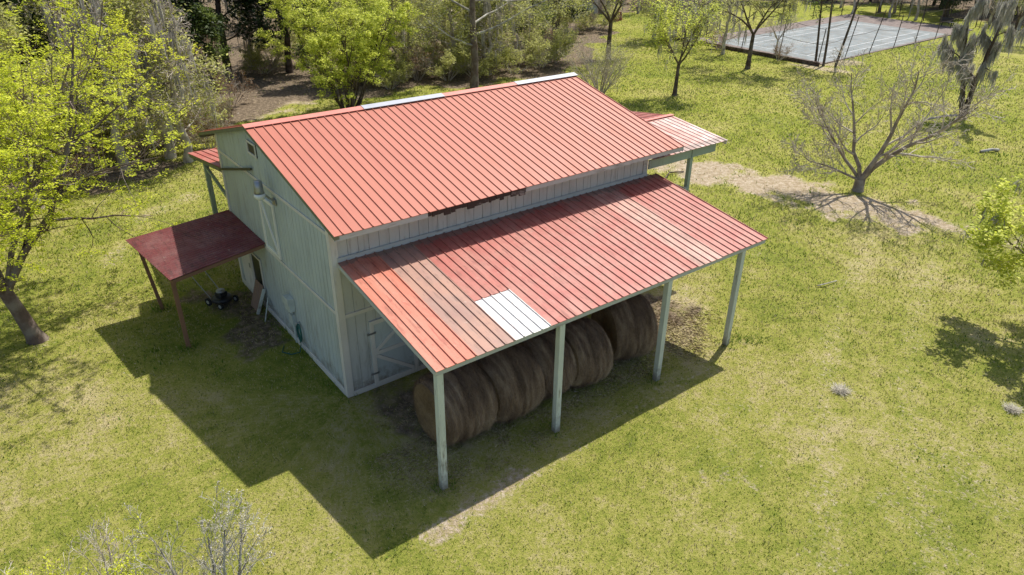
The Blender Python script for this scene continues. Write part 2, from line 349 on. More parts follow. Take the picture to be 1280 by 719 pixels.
def turf_mat(name,dry):
    b=NT(name,.75,.2); c,k,mid,fine=grass_color(b)
    r=b.n('ShaderNodeNewGeometry').outputs['Random Per Island']
    c=b.mix(b.ramp(r,[(.55,0.0),(.72,.85)],'LINEAR'),c,(.54,.45,.26)); c=b.mix(b.ramp(r,[(.15,.85),(.32,0.0)]),c,(.06,.13,.015))
    b.col(c); t=b.n('ShaderNodeBsdfTranslucent'); b.l(c,t.inputs[0]); x=b.n('ShaderNodeMixShader'); x.inputs[0].default_value=.3
    b.l(b.b.outputs[0],x.inputs[1]); b.l(t.outputs[0],x.inputs[2]); b.l(x.outputs[0],b.t.nodes['Material Output'].inputs[0]); return b.m
keep=lambda x,y: np.clip(1-1.0*bare_mask(x,y),.03,1)*(1-.93*litter_mask(x,y))
blades('lawn_grass',560000,.03,.07,.024,turf_mat('grass_blade',.0),(-16,62,-17,48),keep,'short patchy yellow green lawn grass around the barn')
weedk=lambda x,y: sstep(.63,.74,fbm(x*.9,y*.9,77))*(1-litter_mask(x,y))*(1-.6*bare_mask(x,y))
wm=leaf('weed_leaf',(.05,.11,.01),(.11,.21,.015),(.2,.3,.03),.4)
blades('lawn_weeds',30000,.05,.10,.035,wm,(-14,34,-16,28),weedk,'brighter green weed tufts scattered over the lawn')

feet=[(.2,-3.82),(3.126,-3.82),(6.367,-3.82),(9.056,-3.82),(-2.41,4.42),(-2.42,6.95),(9.9,-4.2),(9.6,-3.9)]
def footk(x,y):
    k=np.zeros_like(x)
    for a,b in feet: k=np.maximum(k,sstep(.34,.10,np.hypot(x-a,y-b))*sstep(.04,.09,np.hypot(x-a,y-b)))
    k=np.maximum(k,.5*sstep(.35,.05,seg_dist(x,y,[(-.06,-.06),(-.06,7.2)]))*sstep(.35,.6,fbm(x*2,y*2,8)))
    return k
blades('edge_weeds',9000,.08,.20,.022,wm,(-3,10.5,-4.6,7.6),lambda x,y:footk(x,y)*3,'taller weeds around the post feet and along the barn wall')
sm=NT('straw',.8,.2); sm.col(sm.ramp(sm.n('ShaderNodeNewGeometry').outputs['Random Per Island'],[(.2,(.20,.14,.08)),(.8,(.52,.42,.26))]))
blades('loose_straw',30000,.006,.02,.16,sm.m,(-.8,10.5,-4.6,-.2),lambda x,y:(sstep(1.9,.2,seg_dist(x,y,[(.8,-2.6),(8.6,-2.4)]))*sstep(.3,.65,fbm(x*1.5,y*1.5,61)))*3,'loose straw scattered on the ground around the hay bales')
dlm=NT('dead_leaf_bits',.9,.1); dlm.col(dlm.ramp(dlm.n('ShaderNodeNewGeometry').outputs['Random Per Island'],[(.1,(.16,.10,.06)),(.5,(.45,.36,.26)),(.95,(.75,.72,.66))]))
blades('dead_leaves',16000,.008,.02,.05,dlm.m,(-14,34,-16,28),lambda x,y: .25+.75*sstep(.5,.7,fbm(x*.4,y*.4,91)),'scattered dead leaf bits lying on the lawn')
# ------------------------------------------------------------------ BARN
L,W=9.49,7.20; ZE,OE=4.37,.56; YR,ZR=4.19,5.525; YL,ZL=8.60,4.36; OR=.14; XF=10.38
barn=empty('barn',(0,0,0),0,'pale green wooden barn with faded red metal roofs and open post-supported sheds','barn')
def zroof(y): return ZE+(ZR-ZE)*(y+OE)/(YR+OE) if y<YR else ZR+(ZL-ZR)*(y-YR)/(YL-YR)
def wall(name,axis_,c0,c1,pos,out,ztop,mat,pitch=.203,groove=.014,z0=.02):
    """vertical boards with grooves, in front of a core"""
    mb=MB(); n=max(1,round((c1-c0)/pitch)); p=(c1-c0)/n; t=.016; core=.10
    def slab(a,b,f0,f1):
        ys=[a,b]
        if axis_=='y' and a<YR<b: ys=[a,YR,b]
        for u,v in zip(ys[:-1],ys[1:]):
            zu,zv=ztop(u),ztop(v)
            q=[(u,z0),(v,z0),(v,zv),(u,zu)]
            P=[]
            for f in (f0,f1):
                for s_,z in q: P.append((f,s_,z) if axis_=='y' else (s_,f,z))
            mb.add(P,[(0,1,2,3),(7,6,5,4),(0,4,5,1),(1,5,6,2),(2,6,7,3),(3,7,4,0)])
    slab(c0,c1,pos,pos-out*core)
    for i in range(n): slab(c0+i*p+groove/2,c0+(i+1)*p-groove/2,pos+out*t,pos+out*.0015)
    return mb.build(name,mat,barn)
gab=lambda y: zroof(y)-.03
wall('front_gable_wall','y',0,W,0,-1,gab,M['siding'])
wall('back_gable_wall','y',0,W,L,1,gab,M['siding'])
wall('side_wall','x',.104,L-.104,0,-1,lambda x:zroof(0)-.19,M['siding_grey'],pitch=.25)
wall('side_wall','x',.104,L-.104,W,1,lambda x:zroof(W)-.05,M['siding'])
def tr(name,mb,mat=None,bev=.004,parent=None): return mb.build(name,mat or M['trim'],parent or barn,bevel=bev)
# corner boards
tr('corner_board',MB().box(-.045,-.0175,-.04,.11,.01,zroof(-.04)-.06)); tr('corner_board',MB().box(-.0165,.12,-.045,-.0175,.01,zroof(-.04)-.19))
tr('corner_board',MB().box(-.045,-.0175,W-.10,W+.04,.01,zroof(W)-.05)); tr('corner_board',MB().box(L-.12,L+.045,-.045,-.0175,.01,zroof(-.04)-.19),M['fascia'])
# horizontal bands on the gable, base board
tr('band_board',MB().box(-.042,-.0175,.112,W-.102,2.20,2.28)); tr('band_board',MB().box(-.042,-.0175,.112,W-.102,4.12,4.20))
tr('base_board',MB().box(-.05,-.0175,.112,W-.102,.0,.17)); tr('base_board',MB().box(.122,L-.122,-.05,-.0175,.0,.13))
tr('band_board',MB().box(.122,L-.122,-.045,-.0175,2.12,2.21))
# rakes
def rake(x0,x1,mat,d=.17,up=.0):
    for (ya,za),(yb,zb) in (((-OE,ZE),(YR,ZR)),((YR,ZR),(YL,ZL))):
        P=[(x,y,z) for x in (x0,x1) for y,z in ((ya,za-d),(yb,zb-d),(yb,zb-.012+up),(ya,za-.012+up))]
        MB().add(P,[(0,1,2,3),(7,6,5,4),(0,4,5,1),(1,5,6,2),(2,6,7,3),(3,7,4,0)]).build('rake_board',mat,barn)
rake(-OR+.004,-.0235,M['olive'],.10); rake(XF-.05,XF-.012,M['fascia'],.16)
# eave fascia of the main roof, in three lengths (middle rotten)
for a,b,m_ in ((-OR+.01,2.05,M['fascia']),(2.055,4.75,M['rot']),(4.755,XF-.055,M['fascia'])):
    mb=MB()
    if m_ is M['rot']:
        rr=random.Random(4); x=a
        while x<b:
            x2=min(b,x+rr.uniform(.05,.2)); mb.box(x,x2,-OE+.002,-OE+.03,ZE-.10-rr.uniform(0,.10),ZE-.02-rr.uniform(0,.012)); x=x2+.001+(rr.random()<.25)*.02
    else: mb.box(a,b,-OE+.002,-OE+.034,ZE-.13,ZE-.022)
    mb.build('eave_board',m_,barn)
MB().box(-OR+.01,XF-.06,YL-.04,YL-.006,ZL-.16,ZL-.02).build('eave_board',M['olive'],barn)
for x in [.3+.62*i for i in range(17)]:
    MB().bar((x,-OE+.04,ZE-.085),(x,YR-.1,ZR-.115),.045,.12).build('rafter',M['fascia'],barn)
# metal roofing -----------------------------------------------------
def ribbed(x0,x1,A,B,h=.024,p=.2233,first=0,thick=.012,run='y',jit=0,seed=0):
    """sheet from edge A=(y,z) to edge B=(y,z), ribs run between them; x0..x1 across"""
    mb=MB(); pts=[(x0,0)]; x=x0+first
    while x+p<=x1+.006:
        e=min(x+p,x1); pts+=[(e-.040,0),(e-.031,h),(e-.015,h),(e-.004,0)]; x=e
    if pts[-1][0]<x1-.001: pts.append((x1,0))
    (ya,za),(yb,zb)=A,B; n=len(pts); ln=math.hypot(yb-ya,zb-za); ny_,nz_=-(zb-za)/ln*(1 if yb>ya else -1),abs(yb-ya)/ln
    R=random.Random(seed)
    for (y,z) in (A,B):
        for x,hh in pts: mb.v.append((x,y+ny_*hh,z+nz_*hh))
    for (y,z) in (A,B):
        for x,hh in pts: mb.v.append((x,y-ny_*thick+ny_*hh*.9,z-nz_*thick+nz_*hh*.9))
    for i in range(n-1):
        mb.f.append((i,i+1,n+i+1,n+i)); mb.f.append((2*n+i,3*n+i,3*n+i+1,2*n+i+1))
        mb.f.append((i,2*n+i,2*n+i+1,i+1)); mb.f.append((n+i,n+i+1,3*n+i+1,3*n+i))
    mb.f.append((0,n,3*n,2*n)); mb.f.append((n-1,3*n-1,4*n-1,2*n-1)) if False else mb.f.append((n-1,2*n-1,4*n-1,3*n-1))
    if run=='x': mb.v=[(y,x,z) for x,y,z in mb.v]
    return mb
ribbed(-OR,XF,(-OE-.02,ZE-.003),(YR-.02,ZR)).build('roof_slope',M['roof_main'],barn)
ribbed(-OR,XF,(YL+.02,ZL-.003),(YR+.02,ZR)).build('roof_slope',M['roof_main'],barn)
for a,b,m_ in ((-OR-.02,2.95,'ridge_red'),(2.955,5.44,'ridge_silver'),(5.445,8.0,'ridge_red'),(8.005,XF+.03,'ridge_silver')):
    dz=.012 if m_=='ridge_silver' else 0; wd=.19+dz; k1=(ZR-ZE)/(YR+OE); k2=(ZR-ZL)/(YL-YR); z=ZR+.046+dz
    P=[(x,y,zz) for x in (a,b) for y,zz in ((YR-wd,z-wd*k1),(YR,z),(YR+wd,z-wd*k2),(YR+wd,z-wd*k2-.012),(YR,z-.012),(YR-wd,z-wd*k1-.012))]
    MB().add(P,[(0,1,7,6),(1,2,8,7),(2,3,9,8),(3,4,10,9),(4,5,11,10),(5,0,6,11),(0,5,4,1),(1,4,3,2),(6,7,10,11),(7,8,9,10)]).build('ridge_cap',M[m_],barn)
# lean-to in front ---------------------------------------------------
ZT,ZLO,YLO,XN,XE=3.515,2.90,-3.93,.084,9.906
np_=11; pw=(XE-XN)/np_
pm=['roof_orange','roof_brown',None,'roof_red','roof_red','roof_red','roof_red','roof_red','roof_fadedb','roof_red','roof_red']
sl_=(ZT-ZLO)/(-.05-YLO)
for i in range(np_):
    a=XN+i*pw; b=a+pw-.002; R=random.Random(i); dz=R.uniform(-.004,.004); ya=YLO-R.uniform(0,.025)
    zA=lambda y:ZLO+(y-YLO)*sl_+dz
    if pm[i]: ribbed(a,b,(ya,zA(ya)),(-.06,zA(-.06))).build('lean_to_roof_panel',M[pm[i]],barn)
    else:
        ribbed(a,b,(-2.56,zA(-2.56)+.006),(-.06,zA(-.06))).build('lean_to_roof_panel',M['roof_red'],barn)
        o=ribbed(a,b,(ya,zA(ya)),(-2.50,zA(-2.50)-.010)).build('lean_to_roof_panel',M['roof_white'],barn); o['label']='clean white replacement panel at the eave'
barn_dirt=MB()
MB().box(XN,L+.04,-.058,-.047,ZT-.02,ZT+.10).build('flashing',M['fascia'],barn)
# frame of the lean-to
MB().box(XN+.03,XE-.04,YLO+.03,YLO+.075,ZLO-.135,ZLO-.025).build('eave_beam',M['fascia'],barn,bevel=.004)
for x in (XN+.02,XE-.05):
    MB().bar((x,YLO+.03,ZLO-.08),(x,-.06,ZT-.08),.035,.10).build('rake_board',M['fascia'],barn)
for i in range(1,9):
    x=XN+.02+i*(XE-XN-.07)/9; MB().bar((x,YLO+.08,ZLO-.10),(x,-.06,ZT-.10),.045,.12).build('rafter',M['greenwood'],barn)
for k in range(1,4):
    y=YLO+k*.97; MB().box(XN+.05,XE-.06,y-.04,y+.04,ZLO+(y-YLO)*sl_-.036,ZLO+(y-YLO)*sl_-.014).build('purlin',M['greenwood'],barn)
for k,x in enumerate((.2,3.126,6.367,9.056)):
    d=.068; mb=MB().box(x-d,x+d,-3.815-d,-3.815+d,-.1,ZLO-.04); mb.build('post',M['post'],barn,bevel=.008)
# shade shed on the gable (dark maroon roof) ------------------------
def quadsheet(P00,P10,P11,P01,n,h,mat,name):
    """corrugated sheet: P00->P10 is the eave, P01->P11 the wall edge; corrugations run eave to wall"""
    a,b,c_,d=map(Vector,(P00,P10,P11,P01)); N=(b-a).cross(d-a).normalized(); N=N if N.z>0 else -N; mb=MB(); m=n*6+1
    for off in (0,-.008):
        for e0,e1 in ((a,b),(d,c_)):
            for i in range(m): mb.v.append(tuple(e0.lerp(e1,i/(m-1))+N*(off+h*math.sin(i/6*2*math.pi))))
    for i in range(m-1):
        mb.f+=[(i,i+1,m+i+1,m+i),(2*m+i,3*m+i,3*m+i+1,2*m+i+1),(i,2*m+i,2*m+i+1,i+1),(m+i,m+i+1,3*m+i+1,3*m+i)]
    mb.f+=[(0,m,3*m,2*m),(m-1,3*m-1,4*m-1,2*m-1)]
    return mb.build(name,mat,barn,smooth=False)
S0,S1,S2,S3=(-2.50,4.20,2.10),(-2.84,7.38,2.10),(-.03,7.28,2.36),(-.03,4.36,2.36)
quadsheet(S0,S1,S2,S3,24,.017,M['roof_maroon'],'shed_roof')
for i in range(7):
    t=i/6; e=Vector(S0).lerp(Vector(S1),t); f_=Vector(S3).lerp(Vector(S2),t)
    MB().bar(e+Vector((.06,.03 if i==0 else (-.03 if i==6 else 0),-.07)),f_+Vector((-.03,.03 if i==0 else 0,-.07)),.04,.09).build('shed_rafter',M['brownwood'],barn)
MB().bar((-2.40,4.26,1.965),(-2.66,7.3,1.965),.07,.09).build('shed_beam',M['brownwood'],barn)
MB().bar((-2.41,4.42,-.1),(-2.41,4.42,1.92),.10,.10).build('shed_post',M['brownwood'],barn,bevel=.006)
MB().bar((-2.42,6.95,-.1),(-2.62,6.98,1.92),.09,.09).build('shed_post',M['brownwood'],barn,bevel=.006)
# lean-to on the far long side --------------------------------------
ribbed(-.02,L,(11.0,3.10),(W+.06,3.62)).build('side_lean_to_roof',M['roof_pale'].copy() if False else M['roof_red'],barn)
MB().bar((.02,10.96,3.03),(.02,W+.05,3.52),.04,.12).build('rake_board',M['olive'],barn)
MB().box(.05,L-.05,10.7,10.8,2.88,3.05).build('eave_beam',M['greenwood'],barn)
MB().bar((.12,9.55,3.0),(.12,7.25,2.45),.08,.08).build('brace',M['greenwood'],barn)
for x in (.12,3.2,6.3,9.3):
    MB().box(x-.07,x+.07,9.55-.07,9.55+.07,-.1,3.2).build('post',M['greenwood'],barn,bevel=.006)
# porch at the far gable ---------------------------------------------
PX=12.77
def porch(A,B,mat): ribbed(L+.05,PX,A,B,h=.018).build('porch_roof',mat,barn)
porch((-.27,4.055),(1.97,4.32),M['roof_pale']); porch((4.3,4.02),(2.01,4.32),M['roof_red'])
MB().bar((L+.05,1.99,4.352),(PX+.01,1.99,4.352),.16,.014).build('ridge_cap',M['ridge_red'],barn)
MB().box(L+.05,12.45,-.10,-.05,3.72,3.98).build('porch_beam',M['greenwood'],barn,bevel=.005)
MB().box(11.35,11.40,-.125,-.102,3.70,3.99).build('porch_beam_plate',M['greenwood'],barn)
MB().box(L+.05,12.45,4.0,4.06,3.72,3.95).build('porch_beam',M['greenwood'],barn)
MB().bar((PX-.03,-.25,3.98),(PX-.03,1.99,4.235),.03,.11).build('rake_board',M['trim'],barn)
MB().bar((PX-.03,1.99,4.235),(PX-.03,4.28,3.955),.03,.11).build('rake_board',M['trim'],barn)
for x,y in ((11.43,-.0),(11.43,4.0)):
    MB().box(x-.06,x+.06,y-.06 -(0),y+.06,-.1,3.71).build('porch_post',M['greenwood'],barn,bevel=.006)
MB().bar((11.0,-.32,2.86),(11.0,1.9,2.86),.04,.12).build('porch_rail',M['roof_white'],barn)
MB().bar((11.02,-.30,2.80),(11.42,-.02,2.80),.05,.08).build('porch_rail_bracket',M['greenwood'],barn)
# door below the lean-to ---------------------------------------------
DX0,DX1,DZ0,DZ1=.66,1.86,.06,1.84; yF=-.022
dr=MB().box(DX0,DX1,yF-.025,yF-.002,DZ0,DZ1).build('door',M['siding'],barn); t=.10; yo,yi=yF-.048,yF-.0255
def fr(a,b,dep=0,wd=t): return MB().bar((a[0],(yo+yi)/2-dep,a[1]),(b[0],(yo+yi)/2-dep,b[1]),wd,.022,up=(0,1,0))
for s_ in (fr((DX0+t/2,DZ0),(DX0+t/2,DZ1)),fr((DX1-t/2,DZ0),(DX1-t/2,DZ1)),fr((DX0+t,DZ1-t/2),(DX1-t,DZ1-t/2)),fr((DX0+t,DZ0+t/2),(DX1-t,DZ0+t/2)),fr((DX0+t,.96),(DX1-t,.96)),
          fr((DX0+t,1.02),(DX1-t,DZ1-t),.004,.085),fr((DX0+t,.90),(DX1-t,DZ0+t),.004,.085)): s_.build('door_brace',M['trim'],dr)
MB().box(DX1-.12,DX1-.02,yF-.075,yF-.05,.92,1.02).build('door_handle',M['steel'],dr)
for z in (.4,1.5): MB().box(DX0-.08,DX0+.14,yF-.056,yF-.0485,z,z+.05).build('hinge',M['steel'],dr)
# second bigger door farther in
d2=MB().box(4.1,6.5,yF-.025,yF-.002,.08,2.08).build('door',M['siding_grey'],barn)
for a,b in (((4.15,.08),(4.15,2.08)),((6.45,.08),(6.45,2.08)),((5.3,.08),(5.3,2.08)),((4.2,1.05),(6.4,1.05))): fr(a,b).build('door_brace',M['trim'],d2)
# loft door on the gable
ld=MB().box(-.040,-.0175,3.2,4.2,2.34,3.82).build('loft_door',M['siding'],barn)
def lf(a,b,w_=.085,dep=0): return MB().bar((-.052-dep,a[0],a[1]),(-.052-dep,b[0],b[1]),w_,.035,up=(1,0,0)).build('loft_door_trim',M['loft_white'],ld)
lf((3.24,2.34),(3.24,3.82)); lf((4.16,2.34),(4.16,3.82)); lf((3.283,3.78),(4.117,3.78)); lf((3.283,2.38),(4.117,2.38)); lf((3.30,2.45),(4.10,3.70),.07,.003)
# gable vent
gv=MB().box(-.04,-.0175,3.85,4.45,4.80,5.12).build('gable_vent',M['dark'],barn)
for a,b in (((3.85,4.82),(4.45,4.82)),((3.85,5.11),(4.45,5.11)),((3.87,4.84),(3.87,5.09)),((4.43,4.84),(4.43,5.09))): MB().bar((-.05,)+a,(-.05,)+b,.05,.02,up=(1,0,0)).build('vent_frame',M['trim'],gv)
# leaning dark batten
MB().bar((-.075,7.25,3.60),(-.075,4.35,4.40),.06,.04,up=(1,0,0)).build('dark_batten',M['blackpl'],barn)
# window
wn=MB().box(-.030,-.0175,5.12,5.86,.62,1.55).build('window',M['dark'],barn)
for a,b in (((5.08,.60),(5.90,.60)),((5.08,1.57),(5.90,1.57)),((5.10,.63),(5.10,1.54)),((5.88,.63),(5.88,1.54))): MB().bar((-.04,)+a,(-.04,)+b,.06,.03,up=(1,0,0)).build('window_frame',M['trim'],wn)
sb=MB().box(-.042,-.0175,6.02,6.85,.17,1.95).build('side_door',M['trim'],barn)
MB().box(-.06,-.0425,6.10,6.16,.95,1.08).build('door_handle',M['steel'],sb)
# yard lamp
lp=MB().tube([(-.03,3.05,3.95),(-.15,3.06,4.05),(-.28,3.06,4.22),(-.34,3.06,4.28)],.024,8).build('lamp_arm',M['steel'],barn)
MB().lathe((-.36,3.06,4.20),[(.03,.34),(.095,.32),(.105,.16),(.11,.10),(.12,.02)],18).build('lamp_head',M['steel'],lp,smooth=True)
MB().lathe((-.36,3.06,4.06),[(.05,0),(.11,.03),(.14,.10),(.125,.16)],18).build('lamp_lens',M['lens'],lp,smooth=True)
MB().box(-.06,-.0425,2.95,3.16,3.86,4.02).build('lamp_bracket',M['steel'],lp)

# electric meter box, conduit
mtr=MB().box(-.17,-.018,2.80,3.16,1.02,1.40).build('meter_box',M['box'],barn,bevel=.01)
MB().box(-.20,-.171,2.79,3.17,1.20,1.42).build('meter_cover',M['box'],mtr,bevel=.004)
MB().box(-.13,-.018,2.86,3.08,.62,.90).build('switch_box',M['box'],mtr,bevel=.008)
MB().tube([(-.06,2.97,1.02),(-.06,2.97,.88)],.025).build('conduit',M['box'],mtr); MB().tube([(-.06,2.97,.64),(-.06,2.97,.02)],.03).build('conduit',M['box'],mtr)
# water tap for the hose
MB().tube([(-.02,2.62,.80),(-.10,2.62,.80),(-.13,2.62,.74)],.018).build('water_tap',M['steel'],barn)

# ------------------------------------------------------------------ loose things by the barn
rr=random.Random(3); pts=[]
for i in range(130):
    a=i/130*2*math.pi*5; pts.append((-.075-.03*(i%26)/26-.015*math.sin(a*1.3),2.56+.13*math.sin(a)+.02*math.sin(a*.37),.50-.25*(1 if math.cos(a)<0 else .9)*(-math.cos(a))*-1+.02*math.sin(a*.7)))
pts+= [(-.12,2.5,.2),(-.2,2.42,.05),(-.4,2.5,.02),(-.55,2.75,.02),(-.4,3.0,.02)]
hz=MB().tube(pts,.014,6).build('garden_hose',M['hose'],None,smooth=True); tag(hz,'dark green garden hose hung in loops below the meter box on the barn','hose')
# mower: deck, wheels, engine, handle
mw=empty('lawn_mower',(-.95,6.25,0),rad(25),'dark push lawn mower parked in the shade under the maroon shed roof','lawn mower')
MB().lathe((0,0,.12),[(.27,0),(.29,.02),(.28,.10),(.22,.13)],22).build('deck',M['blackpl'],mw,smooth=True)
for sx in (-1,1):
    for sy in (-1,1):
        wv=MB().lathe((sx*.28-.03,sy*.24,.10 if sy<0 else .12),[(.06,0),(.10 if sy<0 else .12,0.005),(.10 if sy<0 else .12,.05),(.06,.055)],18,'x').build('wheel',M['rubber'],mw)
        MB().lathe((sx*.28-.035,sy*.24,.10 if sy<0 else .12),[(.02,0),(.055,.0),(.055,.065),(.02,.065)],12,'x').build('hub',M['lampmetal'],wv)
MB().box(-.13,.13,-.12,.12,.25,.38).build('engine',M['blackpl'],mw,bevel=.02); MB().lathe((0,0,.38),[(.12,0),(.12,.06),(.05,.08)],18).build('engine_cover',M['steel'],mw,smooth=True)
MB().tube([(-.2,.22,.2),(-.22,.65,.62),(-.22,.95,.92),(.22,.95,.92),(.22,.65,.62),(.2,.22,.2)],.014,7).build('handle',M['steel'],mw)
# boards leaning under the window
def board(a,b,wd,th,mat,label,name='board'):
    o=MB().bar(a,b,wd,th,up=(0,1,0) if abs(a[1]-b[1])<.05 else (1,0,.3)).build(name,mat,None,bevel=.004); return tag(o,label,'board','boards leaning on the barn wall')
pa=empty('slatted_panel',(-.34,5.35,.0),0,'brown slatted wooden panel leaning on the gable wall under the window','wooden panel')
for i in range(5): MB().bar((.0,-.24+i*.12,.02),(.26,-.24+i*.12,.80),.10,.02,up=(1,0,0)).build('slat',M['oldboard'],pa)
for s_ in (.2,.8): MB().bar((.26*s_+.018,-.3,.8*s_),(.26*s_+.018,.3,.8*s_),.05,.02,up=(1,0,-.3)).build('batten',M['oldboard'],pa)
board((-.38,4.98,.03),(-.08,5.00,.74),.09,.03,M['post'],'upright white board beside the brown slatted panel')
board((-.36,4.46,.03),(-.06,4.86,.50),.09,.03,M['post'],'slanting white board propped against the gable wall nearest the meter box')
# ------------------------------------------------------------------ hay bales
def hay_bale(xc,yc,ln,r,seed,yaw,label):
    rg=np.random.default_rng(seed); e=empty('hay_bale',(xc,yc,0),yaw,label,'hay bale','round hay bales under the lean-to')
    nu,nv=110,56; a=np.linspace(0,2*np.pi,nu,endpoint=False); u=np.linspace(-1,1,nv)
    prof=fbm(u*5+seed*3.3,u*0+seed,seed,4)-.5; A,Uu=np.meshgrid(a,u)
    rad_=r*(1-.17*np.abs(Uu)**6)+.075*prof[:,None]+.04*(fbm(Uu*26+9,np.cos(A)*.8+np.sin(A)*.6+seed,seed+3)-.5)+.035*(fbm(Uu*9,A*1.2,seed+5)-.5)
    xx=Uu*ln/2+.02*np.sin(A*2+seed); yy=np.cos(A)*rad_; zz=np.sin(A)*rad_*.97+r*.96; zz=np.maximum(zz,.01+.01*np.abs(yy))
    V=np.stack([xx.ravel(),yy.ravel(),zz.ravel()],1); j=np.arange(nv-1)[:,None]*nu; i=np.arange(nu)[None,:]; i2=(i+1)%nu
    Fq=np.stack([(j+i).ravel(),(j+i2).ravel(),(j+nu+i2).ravel(),(j+nu+i).ravel()],1)
    npmesh('bale_side',V,Fq,M['hay'],e,smooth=True)
    for s_,row in ((-1,0),(1,nv-1)):
        rings=[V[row*nu:(row+1)*nu]]; c0=rings[0].mean(0)
        for f_,d in ((.85,.03),(.6,.02),(.35,.035),(.12,.01),(.02,.0)):
            q=c0+(rings[0]-c0)*f_; q[:,0]+=s_*(d+.03*fbm(q[:,1]*6+seed,q[:,2]*6,seed)); rings.append(q)
        VV=np.concatenate(rings); j=np.arange(len(rings)-1)[:,None]*nu
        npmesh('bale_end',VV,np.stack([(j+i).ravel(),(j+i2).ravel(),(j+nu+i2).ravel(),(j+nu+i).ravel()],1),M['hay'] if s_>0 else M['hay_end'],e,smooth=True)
    n=15000; aa=rg.uniform(-.4,2*np.pi*.62,n)+np.pi*.0; aa=rg.uniform(0,2*np.pi,n); x=rg.uniform(-1,1,n); ri=np.interp(x,u,r*(1-.17*np.abs(u)**6)+.075*prof)
    lnz=rg.uniform(.06,.30,n)*np.where(rg.uniform(size=n)<.5,1,-1); out=rg.uniform(.01,.085,n); w_=rg.uniform(.002,.006,n)
    def P(ang,rr_,xo): 
        z=np.sin(ang)*rr_*.97+r*.96; return np.stack([x*ln/2+xo,np.cos(ang)*rr_,np.maximum(z,.01)],1)
    V=np.stack([P(aa,ri-.005,-w_),P(aa,ri-.005,w_),P(aa+lnz,ri+out,rg.normal(0,.02,n))],1).reshape(-1,3)
    npmesh('loose_hay',V,np.arange(n*3).reshape(-1,3),M['hay'],e,n=3)
    # fringe at the near foot
    return e
hay_bale(1.36,-2.50,1.28,.80,1,rad(1),'round hay bale nearest the barn door, its golden end facing the door')
hay_bale(2.66,-2.56,1.20,.80,2,rad(-1),'round hay bale tight behind the nearest one, second in the row')
hay_bale(3.80,-2.46,1.02,.76,3,rad(1),'round hay bale behind the second post, in the middle of the row')
hay_bale(4.84,-2.60,1.00,.78,4,rad(-3),'round hay bale just past the second post, fourth in the row')
hay_bale(6.56,-2.42,1.12,.82,5,rad(-15),'round hay bale standing apart beside the third post at the far end')

